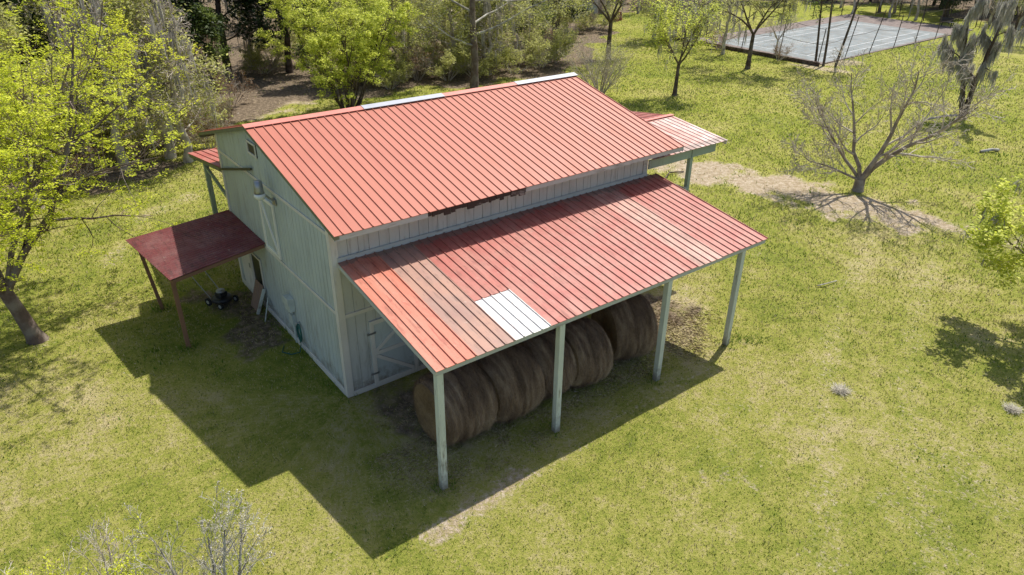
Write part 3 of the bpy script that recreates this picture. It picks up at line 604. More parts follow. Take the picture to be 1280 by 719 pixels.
# ------------------------------------------------------------------ trees
def rotvec(d,ang,az):
    d=d.normalized(); a=Vector((0,0,1)) if abs(d.z)<.95 else Vector((1,0,0)); r=d.cross(a).normalized(); r.rotate(Matrix.Rotation(az,3,d)); v=d.copy(); v.rotate(Matrix.Rotation(ang,3,r)); return v
class Tree:
    def __init__(s,seed): s.R=random.Random(seed); s.g=np.random.default_rng(seed); s.lines=[]; s.tips=[]; s.mossp=[]
    def branch(s,p,d,ln,r,lvl,cfg):
        n=cfg['seg'][lvl]; pts=[Vector(p)]; rs=[r]; d=d.normalized(); R=s.R; w_=cfg['wig'][lvl]; up=cfg['up'][lvl]; tr_=cfg.get('taper',.25)
        for i in range(n):
            d=(d+Vector((R.gauss(0,w_),R.gauss(0,w_),R.gauss(0,w_)+up))).normalized(); pts.append(pts[-1]+d*ln/n); rs.append(r*(1-(1-tr_)*(i+1)/n))
        s.lines.append((pts,rs,lvl))
        if lvl<cfg['levels']:
            k=R.randint(*cfg['kids'][lvl]); az=R.uniform(0,6.28)
            for j in range(k):
                t=cfg['start'][lvl]+(1-cfg['start'][lvl])*(j+R.random()*.8)/k; t=min(t,.99); f=t*n; i=int(f); q=pts[i].lerp(pts[i+1],f-i); rr_=rs[i]*(1-(f-i))+rs[i+1]*(f-i)
                az+=2.4+R.uniform(-.5,.5); dd=rotvec((pts[i+1]-pts[i]),rad(R.uniform(*cfg['ang'][lvl])),az)
                s.branch(q,dd,ln*R.uniform(*cfg['len'][lvl])*(1-.35*t),max(.003,rr_*cfg.get('rr',.6)),lvl+1,cfg)
        if lvl>=cfg['levels']-cfg.get('leaflv',0): s.tips+= pts[1:]
        if lvl>=1: s.mossp+=pts[1:]
        return pts
    def wood(s,name,mat,parent,minr=.0035):
        V=[];Fq=[];b=0
        for pts,rs,lvl in s.lines:
            k=[9,6,5,4,3,3][min(lvl,5)]; P=np.array([tuple(p) for p in pts]); n=len(P)
            D=np.gradient(P,axis=0); D/=np.linalg.norm(D,axis=1)[:,None]+1e-9
            a=np.where(np.abs(D[:,2:3])<.9,[[0,0,1.]],[[1.,0,0]]); r=np.cross(D,a); r/=np.linalg.norm(r,axis=1)[:,None]; u=np.cross(r,D)
            th=np.linspace(0,2*np.pi,k,endpoint=False); rs_=np.maximum(np.array(rs),minr)
            ring=P[:,None]+(r[:,None]*np.cos(th)[None,:,None]+u[:,None]*np.sin(th)[None,:,None])*rs_[:,None,None]
            V.append(ring.reshape(-1,3)); j=np.arange(n-1)[:,None]*k; i=np.arange(k)[None,:]; i2=(i+1)%k
            Fq.append(np.stack([(j+i).ravel(),(j+i2).ravel(),(j+k+i2).ravel(),(j+k+i).ravel()],1)+b); b+=n*k
        return npmesh(name,np.concatenate(V),np.concatenate(Fq),mat,parent,smooth=True)
    def leaves(s,name,mat,parent,per,size,spread,flat=.6,maxn=90000,patchy=.0,zs=1.0,keep=1.0):
        T=np.array([tuple(p) for p in s.tips]); g=s.g
        if keep<1: T=T[g.uniform(size=len(T))<keep]
        if patchy: T=T[fbm(T[:,0]*.9+5,T[:,1]*.9+T[:,2]*.8,9)>patchy]
        C=np.repeat(T,per,0); C=C+g.normal(0,spread,C.shape)*np.array([1,1,zs])
        if len(C)>maxn: C=C[g.choice(len(C),maxn,replace=False)]
        n=len(C); N=g.normal(0,1,(n,3)); N[:,2]=np.abs(N[:,2])+flat*2; N/=np.linalg.norm(N,axis=1)[:,None]
        a=g.normal(0,1,(n,3)); U=np.cross(N,a); U/=np.linalg.norm(U,axis=1)[:,None]; Wv=np.cross(N,U); sz=size*g.uniform(.5,1.4,n)[:,None]; asp=.55
        V=np.stack([C-U*sz*.5,C-Wv*sz*.5*asp+U*sz*.05,C+U*sz*.5,C+Wv*sz*.5*asp+U*sz*.05],1).reshape(-1,3)
        return npmesh(name,V,np.arange(n*4).reshape(-1,4),mat,parent)
    def moss(s,mat,parent,n,lmin,lmax,wd=.028,name='hanging_moss',strands=9):
        T=np.array([tuple(p) for p in s.mossp]); g=s.g; C=T[g.choice(len(T),n)]; C=np.repeat(C,strands,0)+g.normal(0,.06,(n*strands,3)); m=len(C)
        l=g.uniform(0,1,m)**1.6*(lmax-lmin)*1.15+lmin; l=l*np.clip(C[:,2]*.5,.2,1); a=g.uniform(0,np.pi,m); w_=g.uniform(.4,1,m)*wd; dx=np.cos(a)*w_/2; dy=np.sin(a)*w_/2; sw=g.normal(0,.05,(m,2))
        z=C[:,2]; mid=z-l*.5; bot=np.maximum(z-l,.1)
        V=np.stack([np.stack([C[:,0]-dx*.6,C[:,1]-dy*.6,z],1),np.stack([C[:,0]+dx*.6,C[:,1]+dy*.6,z],1),np.stack([C[:,0]+dx+sw[:,0]*.6,C[:,1]+dy+sw[:,1]*.6,mid],1),np.stack([C[:,0]+sw[:,0],C[:,1]+sw[:,1],bot],1),np.stack([C[:,0]-dx+sw[:,0]*.6,C[:,1]-dy,mid],1)],1).reshape(-1,3)
        return npmesh(name,V,np.arange(m*5).reshape(-1,5),mat,parent,n=5)
def cfg(levels,kids,lens,ang,up,start,seg,wig,**k): return dict(levels=levels,kids=kids,len=lens,ang=ang,up=up,start=start,seg=seg,wig=wig,**k)
def root(name,x,y,label,cat='tree',group=None,rz=0): return empty(name,(x,y,zg(x,y)-.03),rz,label,cat,group)

# big spring tree at left -- several limbs leaving a leaning trunk
t=Tree(11); R0=root('spring_tree',-5.48,7.14,'big tree in bright yellow-green spring leaf at the left edge, its trunk on the lawn')
C1=cfg(4,[(6,7),(9,11),(6,8),(3,4)],[(.6,.8),(.45,.65),(.42,.6),(.4,.6)],[(25,50),(30,60),(30,60),(30,60)],[.04,.03,.02,.01,.0],[.35,.25,.2,.2],[7,6,5,4,3],[.08,.12,.15,.18,.2],rr=.55)
t.lines.append(([Vector((0,0,-.1)),Vector((-.06,.02,.25)),Vector((-.2,.05,1.0)),Vector((-.35,.1,1.7))],[.30,.20,.17,.16],0))
for d,l,r in (((-.25,.1,1),7.2,.12),((.38,.1,1.0),6.8,.10),((.1,.7,.9),6.4,.10),((-.9,-.1,.8),5.4,.09),((.68,.35,.72),4.8,.085),((-.3,-.6,.95),5.6,.08),((.42,.55,1.0),6.6,.08),((.05,-.4,.8),4.6,.06),((-.1,.5,.5),5.0,.06)):
    t.branch(Vector((-.3,.08,1.5)),Vector(d),l,r,1,dict(C1,levels=4))
t.wood('trunk',M['bark'],R0); t.leaves('crown',M['lf_spring'],R0,15,.066,.06,.7,640000,.28,.5)
# second spring tree further left/back
t=Tree(12); R0=root('spring_tree',-7.6,14.2,'yellow-green spring tree standing behind the big one at the left edge')
for d,l,r in (((.1,.1,1),7.0,.10),((.65,-.1,.8),6.6,.08),((-.6,.2,.8),4.6,.08),((.1,-.6,.8),4.0,.07),((.2,.7,.8),4.2,.07)): t.branch(Vector((0,0,.7)),Vector(d),l,r,1,C1)
t.lines.append(([Vector((0,0,-.1)),Vector((0,0,.4)),Vector((0,0,.85))],[.2,.15,.13],0))
t.wood('trunk',M['bark'],R0); t.leaves('crown',M['lf_spring'],R0,8,.12,.08,.8,120000,.40,.5)
# round bright bush-tree behind the barn
def bushy(seed,x,y,h,label,leafm,per=5,size=.12,stems=9,spread=.5,name='multistem_tree',patchy=.4,barkm='bark_dark',maxn=60000,group=None):
    t=Tree(seed); R0=root(name,x,y,label,'tree',group); R=t.R
    C=cfg(4,[(5,7),(6,8),(4,6),(3,4)],[(.6,.8),(.36,.55),(.4,.6),(.4,.6)],[(20,40),(20,45),(25,55),(30,60)],[.05,.05,.03,.02,0],[.3,.25,.2,.2],[6,6,5,4,3],[.06,.09,.14,.18,.2],rr=.55)
    for i in range(stems):
        a=i/stems*6.28+R.uniform(-.2,.2); k=spread*(R.uniform(.15,1)); t.branch(Vector((math.cos(a)*.15,math.sin(a)*.15,-.05)),Vector((math.cos(a)*k,math.sin(a)*k,.9)),h*R.uniform(.75,.95)*(1-.12*k),h*.011,1,C)
    t.wood('trunk',M[barkm],R0)
    if leafm: t.leaves('crown',M[leafm],R0,per,size,.085,.6,maxn,patchy,.6)
    return R0,t
bushy(21,11.2,23.2,7.2,'round bright yellow-green tree with many slim stems behind the barn roof','lf_bush',18,.10,13,.9,maxn=290000,patchy=.38)
# bare grey shrub right of the ridge end
bushy(22,25.9,18.8,3.6,'low grey leafless shrub behind the far end of the barn ridge','lf_olive',1,.06,18,.9,name='bare_shrub',patchy=.50,barkm='bark_grey',maxn=6000)
# large bare tree on the lawn (right)
t=Tree(33); R0=root('bare_tree',23.1,.40,'leafless grey tree with spreading limbs beside the sandy patch')
CB=cfg(5,[(5,6),(8,10),(5,7),(4,5),(2,3)],[(.6,.8),(.42,.62),(.42,.62),(.42,.6),(.5,.7)],[(20,45),(24,50),(25,50),(25,50),(25,50)],[.05,.05,.05,.05,.04,.03],[.3,.22,.2,.15,.15],[7,7,5,4,3,3],[.06,.13,.16,.17,.16,.2],rr=.60,taper=.18)
for d,l,r in (((.62,-.42,1.0),5.0,.13),((.15,-.2,1.1),5.0,.12),((-.2,.25,1.1),4.6,.10),((-.6,.4,.95),4.0,.085),((-.85,.45,.62),2.9,.06)):
    t.branch(Vector((0,0,.45)),Vector(d),l,r,1,CB)
t.lines.append(([Vector((0,0,-.1)),Vector((0,0,.12)),Vector((0,0,.55))],[.32,.22,.20],0))
LL=t.lines; t.lines=[q for q in LL if q[2]<=1]; t.wood('trunk',M['bark_mid'],R0); t.lines=[q for q in LL if q[2]>1]; t.wood('branches',M['bark_grey'],R0,.007); t.lines=LL
# mossy tree far right
def mossy(seed,x,y,h,label,lean,group=None,nmoss=260,leafm=None,name='mossy_tree',dead=True,l=(.4,1.6),kl=(.3,.5)):
    t=Tree(seed); R0=root(name,x,y,label,'tree',group)
    C=cfg(3,[(3,4),(5,7),(3,5)],[(.6,.8),kl,(.4,.6)],[(15,30),(30,65),(30,60)],[.04,.02,.0,0],[.3,.35,.2],[8,8,5,4],[.03,.04,.16,.2],rr=.5)
    for d,k in lean: t.branch(Vector((0,0,-.05)),Vector(d),h*k,h*.028,1,C)
    t.wood('trunk',M['bark_dark'],R0); t.moss(M['moss'],R0,nmoss,*l)
    if leafm: t.leaves('crown',M[leafm],R0,4,.16,.2,.6,20000,.42)
    return R0,t
mossy(41,39.1,3.2,6.0,'two-stemmed tree draped in grey moss on the right lawn',[((-.22,.22,1),.95),((.0,-.0,1),1.0)],nmoss=620,l=(.15,.95),kl=(.16,.34))
# small tree at right edge
t=Tree(51); R0=root('small_green_tree',17.0,-9.2,'small tree with fresh green leaves and a mossy limb reaching in at the right edge')
CS=cfg(4,[(4,5),(5,6),(4,6),(3,4)],[(.5,.7),(.45,.6),(.4,.6),(.4,.6)],[(30,50),(30,60),(30,60),(30,60)],[.03,.02,.02,0,0],[.35,.3,.2,.2],[6,6,5,4,3],[.08,.12,.16,.18,.2],rr=.55)
t.lines.append(([Vector((0,0,-.1)),Vector((0,0,.4)),Vector((-.1,.05,1.3))],[.16,.12,.10],0))
for d,l,r in (((-.8,.45,.10),2.7,.06),((-.4,.7,.5),3.0,.05),((-.2,.5,.8),3.2,.05),((.6,.1,.8),3,.05),((-.4,-.6,.8),3.1,.05),((-.5,-.2,.9),3.0,.045)): t.branch(Vector((-.1,.05,1.2)),Vector(d),l,r,1,CS)
t.wood('trunk',M['bark'],R0); t.leaves('crown',M['lf_bush'],R0,8,.12,.09,.7,70000,.34); t.moss(M['moss'],R0,40,.15,.4,.04)
# pale-limbed tall tree behind the ridge
t=Tree(61); R0=root('pale_limbed_tree',20.8,25.0,'tall sparse tree with long pale bare limbs directly behind the barn ridge')
CP=cfg(4,[(5,6),(6,8),(5,6),(3,4)],[(.5,.7),(.35,.5),(.4,.6),(.4,.6)],[(50,80),(25,60),(30,60),(30,60)],[.03,.03,.02,.01,0],[.4,.3,.2,.2],[9,8,5,4,3],[.03,.08,.16,.2,.2],rr=.45)
tp=[Vector((0,0,-.1))]+[Vector((.05*math.sin(i),.04*math.cos(i*1.3),i*.9)) for i in range(1,12)]; t.lines.append((tp,[.30]+[.24-.014*i for i in range(11)],0))
for i,(az,el,l) in enumerate(((200,.25,5.5),(330,.3,6.5),(20,.1,5.5),(150,.55,6.0),(350,.05,6.2),(250,.5,4),(100,.3,4.5),(310,.7,6.0),(180,.8,5),(40,.9,5),(270,.2,5.0))):
    z=2.6+i*.65; t.branch(Vector((0,0,z)),Vector((math.cos(rad(az)),math.sin(rad(az)),el)),l,.085-.003*i,1,CP)
LL=t.lines; t.lines=LL[:1]; t.wood('trunk',M['bark'],R0); t.lines=LL[1:]; t.wood('limbs',M['bark_pale'],R0,.009); t.lines=LL; t.leaves('crown',M['lf_olive'],R0,5,.12,.18,.5,70000,.30)
# slim tree on the far lawn and its neighbours
def slim(seed,x,y,h,label,leafm,group=None,per=4,nm=0,patch=.36,barkm='bark_dark',size=.14):
    t=Tree(seed); R0=root('lawn_tree',x,y,label,'tree',group); R=t.R
    C=cfg(4,[(4,5),(6,7),(5,6),(3,4)],[(.6,.8),(.42,.6),(.4,.6),(.4,.6)],[(20,40),(30,60),(30,60),(30,60)],[.04,.03,.02,.01,0],[.45,.3,.2,.2],[7,6,5,4,3],[.07,.12,.16,.18,.2],rr=.55)
    tp=[Vector((0,0,-.1)),Vector((.02,0,h*.12)),Vector((.10,.05,h*.25)),Vector((.08,.02,h*.36))]; t.lines.append((tp,[h*.034,h*.024,h*.021,h*.019],0))
    for i in range(5):
        a=i*1.3+R.random(); t.branch(tp[-1],Vector((math.cos(a)*.55,math.sin(a)*.55,.8)),h*.62,h*.012,1,C)
    t.wood('trunk',M[barkm],R0,.007)
    if leafm: t.leaves('crown',M[leafm],R0,per,size,.18,.7,30000,patch)
    if nm: t.moss(M['moss'],R0,nm,.3,1.0)
    return R0
slim(71,29.8,16.2,5.2,'slim lawn tree in yellow-green leaf behind the porch end of the barn','lf_bush',nm=40,size=.13,patch=.40)
slim(72,40.5,18.7,6.6,'dark-trunked tree with thin olive leaf at the near corner of the tennis court','lf_olive',nm=90,size=.12)
slim(73,34.5,27.0,7.5,'tall yellow-green tree shading the lawn between barn ridge and tennis court','lf_bush',nm=60)
slim(74,69.3,12.3,5.5,'bushy dark tree right of the tennis court at the far right edge','lf_olive',nm=40)
slim(75,46.9,20.8,3.2,'little leafless pinkish sapling growing beside the court wall',None,size=.1,barkm='bark_grey')
# slender trunks before the court
def pole_tree(seed,x,y,h,lean,label,leafs):
    t=Tree(seed); R0=root('slender_tree',x,y,label,'tree','slender trunks at the court corner')
    C=cfg(3,[(2,3),(8,10),(4,5)],[(.3,.5),(.16,.28),(.4,.6)],[(30,60),(40,80),(30,60)],[.02,.0,.03,0],[.5,.45,.3],[9,9,4,3],[.03,.02,.15,.2],rr=.35,taper=.4)
    t.branch(Vector((0,0,-.05)),Vector(lean),h,.11,1,C); t.wood('trunk',M['bark_dark'],R0,.01)
    if leafs: t.leaves('crown',M[leafs],R0,4,.2,.25,.6,9000,.3)
pole_tree(81,46.1,16.1,8.5,(-.02,.02,1),'slender straight trunk, middle of the three at the near court corner','lf_green')
pole_tree(82,46.7,15.5,8.5,(.10,-.10,1),'slender trunk leaning right, rightmost of the three at the near court corner','lf_green')
pole_tree(83,46.5,17.0,6.5,(-.02,.05,1),'thin short trunk, leftmost of the three at the near court corner','lf_green')

# woodland: prototypes shared by copies ------------------------------
def proto_evergreen(seed,h,leafm,barkm,label,name,n,size,patch=.32,moss=0):
    t=Tree(seed); R0=empty(name,(0,0,0),0,label,'tree'); R=t.R
    C=cfg(3,[(0,0),(6,8),(4,6)],[(1,1),(.4,.6),(.4,.6)],[(0,0),(30,60),(30,60)],[0,.02,.02,.01],[0,.25,.2],[2,6,4,3],[.05,.10,.15,.2],rr=.5)
    tp=[Vector((0,0,-.3))]+[Vector((R.gauss(0,.1),R.gauss(0,.1),h*i/9)) for i in range(1,10)]; t.lines.append((tp,[.30]+[.24*(1-i/10.5) for i in range(1,10)],0))
    for i in range(17):
        z=h*(.20+.78*i/17); a=i*2.4+R.random(); l=h*.34*(1-.55*(i/17))*R.uniform(.7,1.15); t.branch(Vector((0,0,z)),Vector((math.cos(a),math.sin(a),.35+.4*i/17)),l,.06*(1-i/22),1,C)
    t.wood('trunk',M[barkm],R0,.012)
    if leafm: t.leaves('crown',M[leafm],R0,6,size,.24,.5,n,patch)
    if moss: t.moss(M['moss'],R0,moss,.5,1.8,.08)
    return R0
P_dark=proto_evergreen(101,9.5,'lf_dark','bark_dark','dense dark evergreen in the wood behind the barn','evergreen_tree',26000,.24,.25)
P_green=proto_evergreen(102,8.5,'lf_green','bark_dark','mid green leafy tree in the wood behind the barn','leafy_tree',22000,.21,.34)
P_olive=proto_evergreen(103,8.0,'lf_olive','bark_grey','sparse olive-leaved tree in the wood behind the barn','sprouting_tree',15000,.15,.38)
P_bare=proto_evergreen(104,8.5,None,'bark_grey','leafless grey tree in the wood behind the barn','leafless_tree',0,0,moss=60)
P_spring=proto_evergreen(105,7.5,'lf_bush','bark_dark','yellow-green spring tree in the wood behind the barn','budding_tree',20000,.17,.38)
b_,tt=bushy(106,0,0,2.6,'tangled understorey shrub in the wood behind the barn','lf_olive',3,.10,9,1.2,name='woodland_shrub',patchy=.42,barkm='bark_grey',maxn=6500); P_shrub=b_; P_shrub['category']='shrub'
b_,tt=bushy(107,0,0,2.2,'grey leafless thicket shrub in the wood behind the barn','lf_bronze',1,.08,9,1.2,name='thicket_shrub',patchy=.5,barkm='bark_grey',maxn=3000); P_thick=b_; P_thick['category']='shrub'
protos={'dark':(P_dark,'evergreens in the wood'),'green':(P_green,'green trees in the wood'),'olive':(P_olive,'sprouting trees in the wood'),'bare':(P_bare,'leafless trees in the wood'),'spring':(P_spring,'spring trees in the wood'),'shrub':(P_shrub,'shrubs in the wood'),'thick':(P_thick,'thicket shrubs in the wood')}
used=set()
def plant(kind,x,y,s=1.0,rz=None,R=random.Random(55),label=None):
    P,g=protos[kind]
    if kind in used: o=copy_tree(P)
    else: o=P; used.add(kind)
    z=R.uniform(.88,1.12); o.location=(x,y,0); o.scale=(s,s,s*z); o.rotation_euler=(0,0,R.uniform(0,6.28) if rz is None else rz)
    o['group']=g
    if label: o['label']=label
    return o
# hand placed edge of the wood
for k_,x,y,s in (('olive',1.4,21.2,1.0),('bare',-.6,20.4,.9),('bare',2.4,23.6,.75),('spring',-6.5,19.5,1.0),('olive',-1.5,24.5,1.0),('green',1.5,28.5,.8),
  ('shrub',2.6,22.2,.9),('thick',4.4,23.2,.9),('shrub',.3,22.6,1.0),('thick',-2.8,19.2,1.0),('shrub',4.8,26.6,.8),('thick',7.0,29.5,.9),
  ('dark',5.5,35,1.05),('dark',9.5,38,1.1),('dark',1.5,36,1.1),('green',7.5,33.5,.55),('dark',13,36,1.0),('green',13.5,31.5,.6),
  ('olive',16,31,.8),('spring',17.8,34,.9),('olive',24.5,29.0,.8),('green',26.5,31,.7),('shrub',22.5,27.5,1.1),('shrub',25.5,27.0,1.2),('shrub',28.2,27.5,1.2),('thick',19,29,1.1),
  ('spring',15.2,29.5,.72),('olive',18.5,29.8,.85),('olive',22.8,30.5,.9),('spring',26.0,33.5,.85),('olive',28.5,31.0,.8),('shrub',20.6,27.8,1.0),('bare',24,27.8,.7),('shrub',16.2,27.6,.8),('bare',1.9,20.2,.8),('thick',3.2,21.4,.9),('olive',-4.2,17.6,.9),('dark',-9,22,1.1),('dark',-4,27,1.2),
  ('shrub',30.2,28.4,1.1),('thick',31.5,29.6,1.1),('green',31.0,32,.6),('olive',33.5,33.5,.75),('shrub',17.0,28.8,.8),
  ('dark',38.5,37.5,.8),('bare',40.5,38.5,.9),('bare',47.0,40.5,.8),('bare',52.5,47.5,.8),('green',56,49,.9),('bare',43.8,23.5,.62),('bare',44.6,27.2,.7),('thick',45.0,19.2,.7),('thick',45.2,25.0,.8),('bare',46.2,30.6,.75),('bare',48.5,31.5,.7),('olive',44.5,31.5,.75),('shrub',49.5,30.4,.8)):
    plant(k_,x,y,s)
# deeper wood
R=random.Random(909); placed=[]
def too_close(x,y,d): return any((x-a)**2+(y-b)**2<d*d for a,b in placed)
cnt=0
for _ in range(6000):
    if cnt>=185: break
    x=R.uniform(-32,125); y=R.uniform(10,118)
    if inside(np.array([x]),np.array([y]),LAWN)[0] or float(seg_dist(np.array([x]),np.array([y]),LAWN)[0])<1.8: continue
    ang=math.degrees(math.atan2(x-CAM[0],y-CAM[1]))-37.5; dist=math.hypot(x-CAM[0],y-CAM[1])
    if abs(ang)>47 or dist<30: continue
    if 2.5<x<14 and y<33.5: continue            # the sunlit litter clearing
    if 14<x<24 and y<32: continue
    if 40<x<60 and 44<y<58: continue            # the old house
    if too_close(x,y,3.5 if dist<62 else 5.0): continue
    placed.append((x,y)); cnt+=1
    if x>66: k_=R.choice(['dark','dark','dark','green','dark'])
    elif x>36: k_=R.choice(['dark','bare','bare','olive','green','olive'])
    else: k_=R.choice(['dark','olive','green','olive','bare','bare'])
    plant(k_,x,y,R.uniform(.85,1.3))
for _ in range(100):
    x=R.uniform(-12,66); y=R.uniform(19,60)
    if inside(np.array([x]),np.array([y]),LAWN)[0] or (2.5<x<15 and y<34) or (40<x<60 and y>43): continue
    plant(R.choice(['shrub','thick','shrub']),x,y,R.uniform(.7,1.3))
for x,y,k_ in ((80.5,35,'bare'),(81.5,29,'olive'),(80.5,18.5,'bare'),(83,24,'dark'),(79.5,15.5,'olive'),(60,45.5,'bare'),(66,46,'olive'),(72,44.5,'bare'),(78,42,'dark'),(70,47,'dark'),(63,48,'dark'),(56,44.5,'bare'),(89,36,'dark'),(89.5,31,'dark'),(90,27,'green'),(88.5,23.5,'dark'),(86,19,'dark'),(84,15.5,'green'),(81,12,'dark'),(93,30,'dark'),(91,20,'dark'),(86,40,'dark'),(77,8,'green'),(77,27.2,'bare'),(77.3,24.6,'bare'),(78,22.1,'dark'),(80,30,'dark'),(76,31,'bare')): plant(k_,x,y,.62 if k_=='bare' else .75)

# near leafless tree tops, bottom left ---------------------------------
def near_top(seed,x,y,h,label,leafm,lich,stems):
    t=Tree(seed); R0=root('lichen_tree',x,y,label,'tree','bare tree tops below the camera')
    C=cfg(4,[(4,5),(7,8),(5,6),(4,5)],[(.5,.7),(.35,.5),(.4,.6),(.4,.6)],[(20,40),(20,40),(25,50),(25,50)],[.05,.07,.06,.04,0],[.4,.35,.2,.2],[7,8,5,4,3],[.06,.07,.12,.16,.2],rr=.5)
    for d,k in stems: t.branch(Vector((0,0,-.05)),Vector(d),h*k,.045,1,C)
    t.wood('trunk',M['bark_pale'] if lich else M['bark_grey'],R0,.003)
    if leafm: t.leaves('crown',M[leafm],R0,2,.035,.03,.2,5000,.45)
    if lich:
        t.leaves('lichen',M['lichen'],R0,3,.022,.012,.0,11000,.45)
near_top(91,-5.55,-4.35,2.5,'twiggy bare tree top with a few yellow buds at the bottom left','lf_spring',False,[((.1,.1,1),.95),((-.3,.1,1),.85),((.3,-.1,1),.85),((0,.35,1),.9)])
near_top(92,-4.5,-4.85,2.5,'lichen-crusted pale bare tree top at the bottom edge, right of the budding one',None,True,[((.05,.15,1),.9),((.35,.0,1),.97),((.55,.1,1),.88),((-.25,.1,1),.8),((.15,.4,1),.85)])
near_top(93,-6.8,-4.2,2.5,'bare tree top with yellow buds in the bottom left corner','lf_spring',False,[((.1,.1,1),.9),((.3,.2,1),.85),((-.2,.1,1),.85)])

# ------------------------------------------------------------------ tennis court
cm=NT('weathered_court_paint',.8,.25); n1=cm.noise(.5,6,.65); n2=cm.noise(2.5,6,.7)
cc=cm.ramp(n1,[(.3,(.12,.14,.145)),(.5,(.19,.22,.228)),(.7,(.28,.30,.30))]); cc=cm.mix(cm.ramp(n2,[(.46,0.0),(.62,.8)]),cc,(.20,.19,.17)); cm.col(cc)
cb=simple('brown_court_apron',(.19,.155,.14),.9,.2,.35,2); cl=simple('court_line_paint',(.52,.54,.54),.8,.2,.25,4)
court=[(47.8,27.4),(47.0,16.6),(69.6,17.9),(70.6,28.4)]
def slab(name,poly,z0,z1,mat,**k):
    n=len(poly); return MB().add([(x,y,z) for z in (z0,z1) for x,y in poly],[tuple(range(n))[::-1],tuple(range(n,2*n))]+[(i,(i+1)%n,n+(i+1)%n,n+i) for i in range(n)]).build(name,mat,None)
ap=slab('court_apron',[(47.2,29.6),(46.4,16.45),(75.0,17.75),(76.0,31.0)],-.3,.06,cb); tag(ap,kind='structure')
ct=slab('tennis_court',court,-.2,.064,cm.m); tag(ct,kind='structure')
lm=MB()
def ln(a,b,c_,d): 
    A=Vector(court[0]).lerp(Vector(court[3]),a).lerp(Vector(court[1]).lerp(Vector(court[2]),a),b); B=Vector(court[0]).lerp(Vector(court[3]),c_).lerp(Vector(court[1]).lerp(Vector(court[2]),c_),d)
    lm.bar((A.x,A.y,.0665),(B.x,B.y,.0665),.08,.003)
for q in ((.06,.1,.94,.1),(.06,.9,.94,.9),(.06,.1,.06,.9),(.94,.1,.94,.9),(.28,.22,.28,.78),(.72,.22,.72,.78),(.28,.5,.72,.5),(.06,.22,.94,.22),(.06,.78,.94,.78)): ln(*q)
tag(lm.build('court_lines',cl,None),kind='structure')
kb=slab('court_kerb_wall',[(45.95,31.0),(46.15,31.0),(45.75,16.3),(45.55,16.1)],-.1,.28,M['bark_dark']); tag(kb,'low dark timber kerb wall along the near side of the tennis court','low wall')
fe=empty('court_fence',(0,0,0),0,'sagging rusty post and wire fence around the tennis court','fence')
rust=simple('rusty_fence_steel',(.10,.075,.06),.8,.3,.3)
fl=[(46.5,30.8,2.6,.1),(46.4,27.3,2.7,-.1),(46.3,23.6,2.6,.15),(46.2,20.0,2.9,.1),(46.1,16.6,2.6,.1),(50.2,16.8,3.1,.35),(54.2,17.0,3.3,.5),(58.5,17.2,2.6,.15),(62.6,17.4,2.6,.1),(66.8,17.6,2.5,.1),(71,17.8,2.6,.1),(76.8,18.0,2.6,0)]
for x,y,h,le in fl: MB().tube([(x,y,0),(x+le,y-le*.6,h)],.035,7).build('fence_post',rust,fe)
for (a,b) in zip(fl[:-1],fl[1:]):
    for f_ in (.55,.97):
        A=Vector((a[0]+a[3]*f_,a[1]-a[3]*.6*f_,a[2]*f_)); B=Vector((b[0]+b[3]*f_,b[1]-b[3]*.6*f_,b[2]*f_)); Mi=(A+B)/2-Vector((0,0,.08)); MB().tube([A,Mi,B],.014,5).build('fence_rail',rust,fe)
fb=empty('back_fence',(0,0,0),0,'dark leaning post fence along the far side of the tennis court','fence')
for i,x in enumerate((77.2,)*6):
    y=18.5+i*2.6; MB().tube([(x,y,0),(x+.2,y+.25,2.6)],.05,6).build('fence_post',rust,fb)
MB().tube([(77.4,18.7,2.5),(77.35,25,2.35),(77.4,31.7,2.5)],.022,5).build('fence_rail',rust,fb)
for i in range(5): MB().tube([(52+i*5.6,31.3,0),(52.1+i*5.6,31.4,2.6)],.05,6).build('fence_post',rust,fb)
# dark bench by the back apron
be=empty('bench',(74.6,20.2,.06),rad(80),'small dark bench on the back apron of the tennis court','bench')
MB().box(-.7,.7,-.2,.2,.42,.47).build('seat',M['blackpl'],be); MB().box(-.7,.7,.2,.24,.55,.9).build('backrest',M['blackpl'],be)
for sx in (-.6,.6):
    for sy in (-.16,.2): MB().box(sx-.03,sx+.03,sy-.03,sy+.03,0,.42).build('leg',M['blackpl'],be)
# basketball stand behind the court
bk=empty('basketball_stand',(77.9,25.6,0),rad(-5),'white basketball backboard on a pole behind the tennis court','basketball stand')
MB().tube([(0,0,0),(0,0,2.9),(-.5,0,3.2)],.06,8).build('pole',M['steel'],bk); MB().box(-.56,-.52,-.8,.8,2.3,3.3).build('backboard',cl,bk); MB().lathe((-.85,0,2.55),[(.22,0),(.24,0),(.24,.02),(.22,.02)],16).build('hoop',rust,bk)
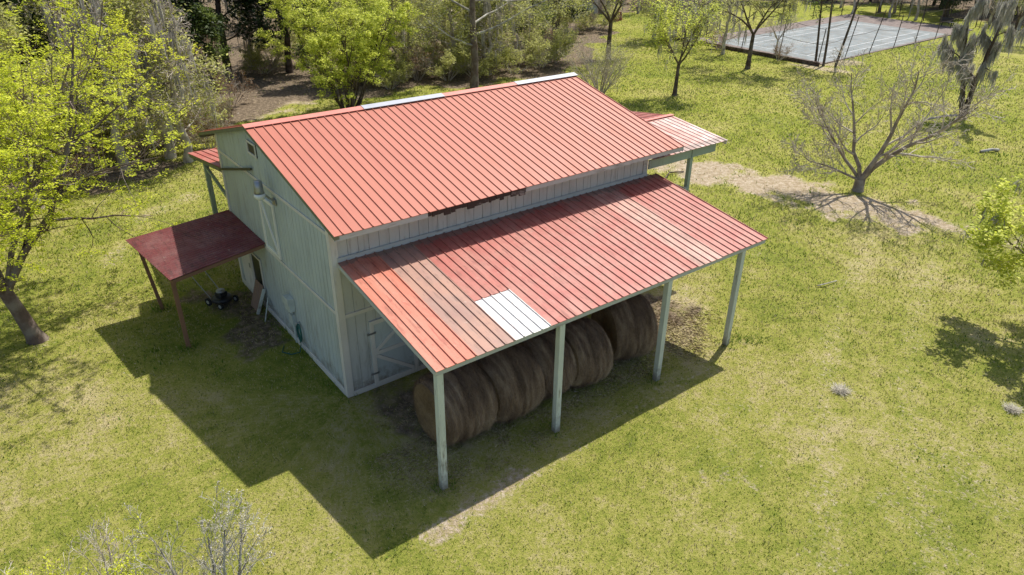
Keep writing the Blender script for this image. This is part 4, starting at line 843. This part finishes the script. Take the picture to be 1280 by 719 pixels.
# old outbuilding in the wood, and a low screen wall
oh=empty('old_outbuilding',(50.5,51.5,0),rad(-38),'old low outbuilding with a rusty brown roof showing between the trees','outbuilding')
MB().box(-4.2,4.2,-2.5,2.5,0,2.1).build('wall',M['fascia'],oh)
def roofpr(m): return MB().add([(x,y,z) for x in (-4.6,4.6) for y,z in ((-3,2.05),(0,3.0),(3,2.05),(3,1.97),(0,2.92),(-3,1.97))],[(0,1,7,6),(1,2,8,7),(2,3,9,8),(3,4,10,9),(4,5,11,10),(5,0,6,11),(0,5,4,1),(1,4,3,2),(6,7,10,11),(7,8,9,10)]).build('roof',m,oh)
roofpr(simple('rusty_leafy_roof',(.30,.16,.07),.9,.2,.4,1.5))
for x in (-2.6,0,2.6):
    wo=MB().box(x-.4,x+.4,-2.53,-2.505,.8,1.6).build('window',M['dark'],oh); MB().box(x-.46,x+.46,-2.545,-2.532,1.6,1.68).build('window_trim',M['trim'],wo)
MB().box(1.0,1.8,-2.535,-2.506,0,1.9).build('door',M['brownwood'],oh)
sc_=empty('board_fence',(43.3,43.8,0),rad(-8),'low weathered grey board fence in front of the old outbuilding','fence')
MB().box(-3.5,3.5,-.03,.03,.15,1.15).build('board_panel',M['siding_grey'],sc_)
for x in (-3.4,-1.1,1.1,3.4): MB().box(x-.06,x+.06,.032,.15,0,1.3).build('fence_post',M['siding_grey'],sc_)
# red-brown cut log stump group near lawn end
for i,(x,y,h,lab) in enumerate(((49.6,41.6,1.1,'tall reddish dead stump at the end of the far lawn'),(50.5,41.9,.8,'short reddish stump right of the tall one at the end of the far lawn'))):
    o=MB().tube([(x,y,-.1),(x,y,h*.5),(x+.05,y,h)],[.4,.3,.26],10).build('tree_stump',simple('red_brown_stump_'+['wood','bark'][i],(.22,.10,.06),.9,.2,.3)); tag(o,lab,'stump')
# fallen sticks and debris on the lawn
def stick(pts,r,mat,label,name='fallen_branch',cat='branch'):
    return tag(MB().tube([(x,y,zg(x,y)+z) for x,y,z in pts],r,6).build(name,mat,None),label,cat)
stick([(13.95,-3.45,.05),(14.2,-3.55,.08),(14.75,-3.62,.05)],.018,M['bark_pale'],'pale thin stick lying on the lawn right of the barn')
stick([(32.9,-.3,.06),(33.4,-.6,.14),(33.9,-.7,.06)],.07,M['bark_pale'],'short pale log lying on the right lawn before the mossy tree')
stick([(36.3,3.9,.2),(37.2,3.4,.35),(38.3,3.2,.25),(38.9,3.3,.1)],.06,M['bark_grey'],'fallen grey limb lying at the foot of the mossy tree')
stick([(17.6,6.0,.04),(18.2,6.3,.09),(18.9,6.1,.04)],.03,M['bark_dark'],'dark broken stick on the sandy patch behind the porch')
# white wispy weeds
def wisp(x,y,s,seed,label):
    g=np.random.default_rng(seed); n=420; a=g.uniform(0,2*np.pi,n); l=g.uniform(.06,.24,n)*s; c=np.zeros((n,3)); c[:,:2]=g.normal(0,.06*s,(n,2))
    e=c+np.stack([np.cos(a)*l,np.sin(a)*l,g.uniform(.01,.12,n)*s],1); wv=np.stack([-np.sin(a),np.cos(a),a*0],1)*.004
    V=np.stack([c-wv,c+wv,e+wv*.6,e-wv*.6],1).reshape(-1,3); o=npmesh('white_weed',V,np.arange(n*4).reshape(-1,4),M['lichen']); o.location=(x,y,zg(x,y)); tag(o,label,'weed')
wisp(9.59,-6.81,1.0,1,'pale feathery dead weed alone on the open lawn')
wisp(12.12,-9.61,.9,2,'pale feathery weed in the shade of the right-edge tree')
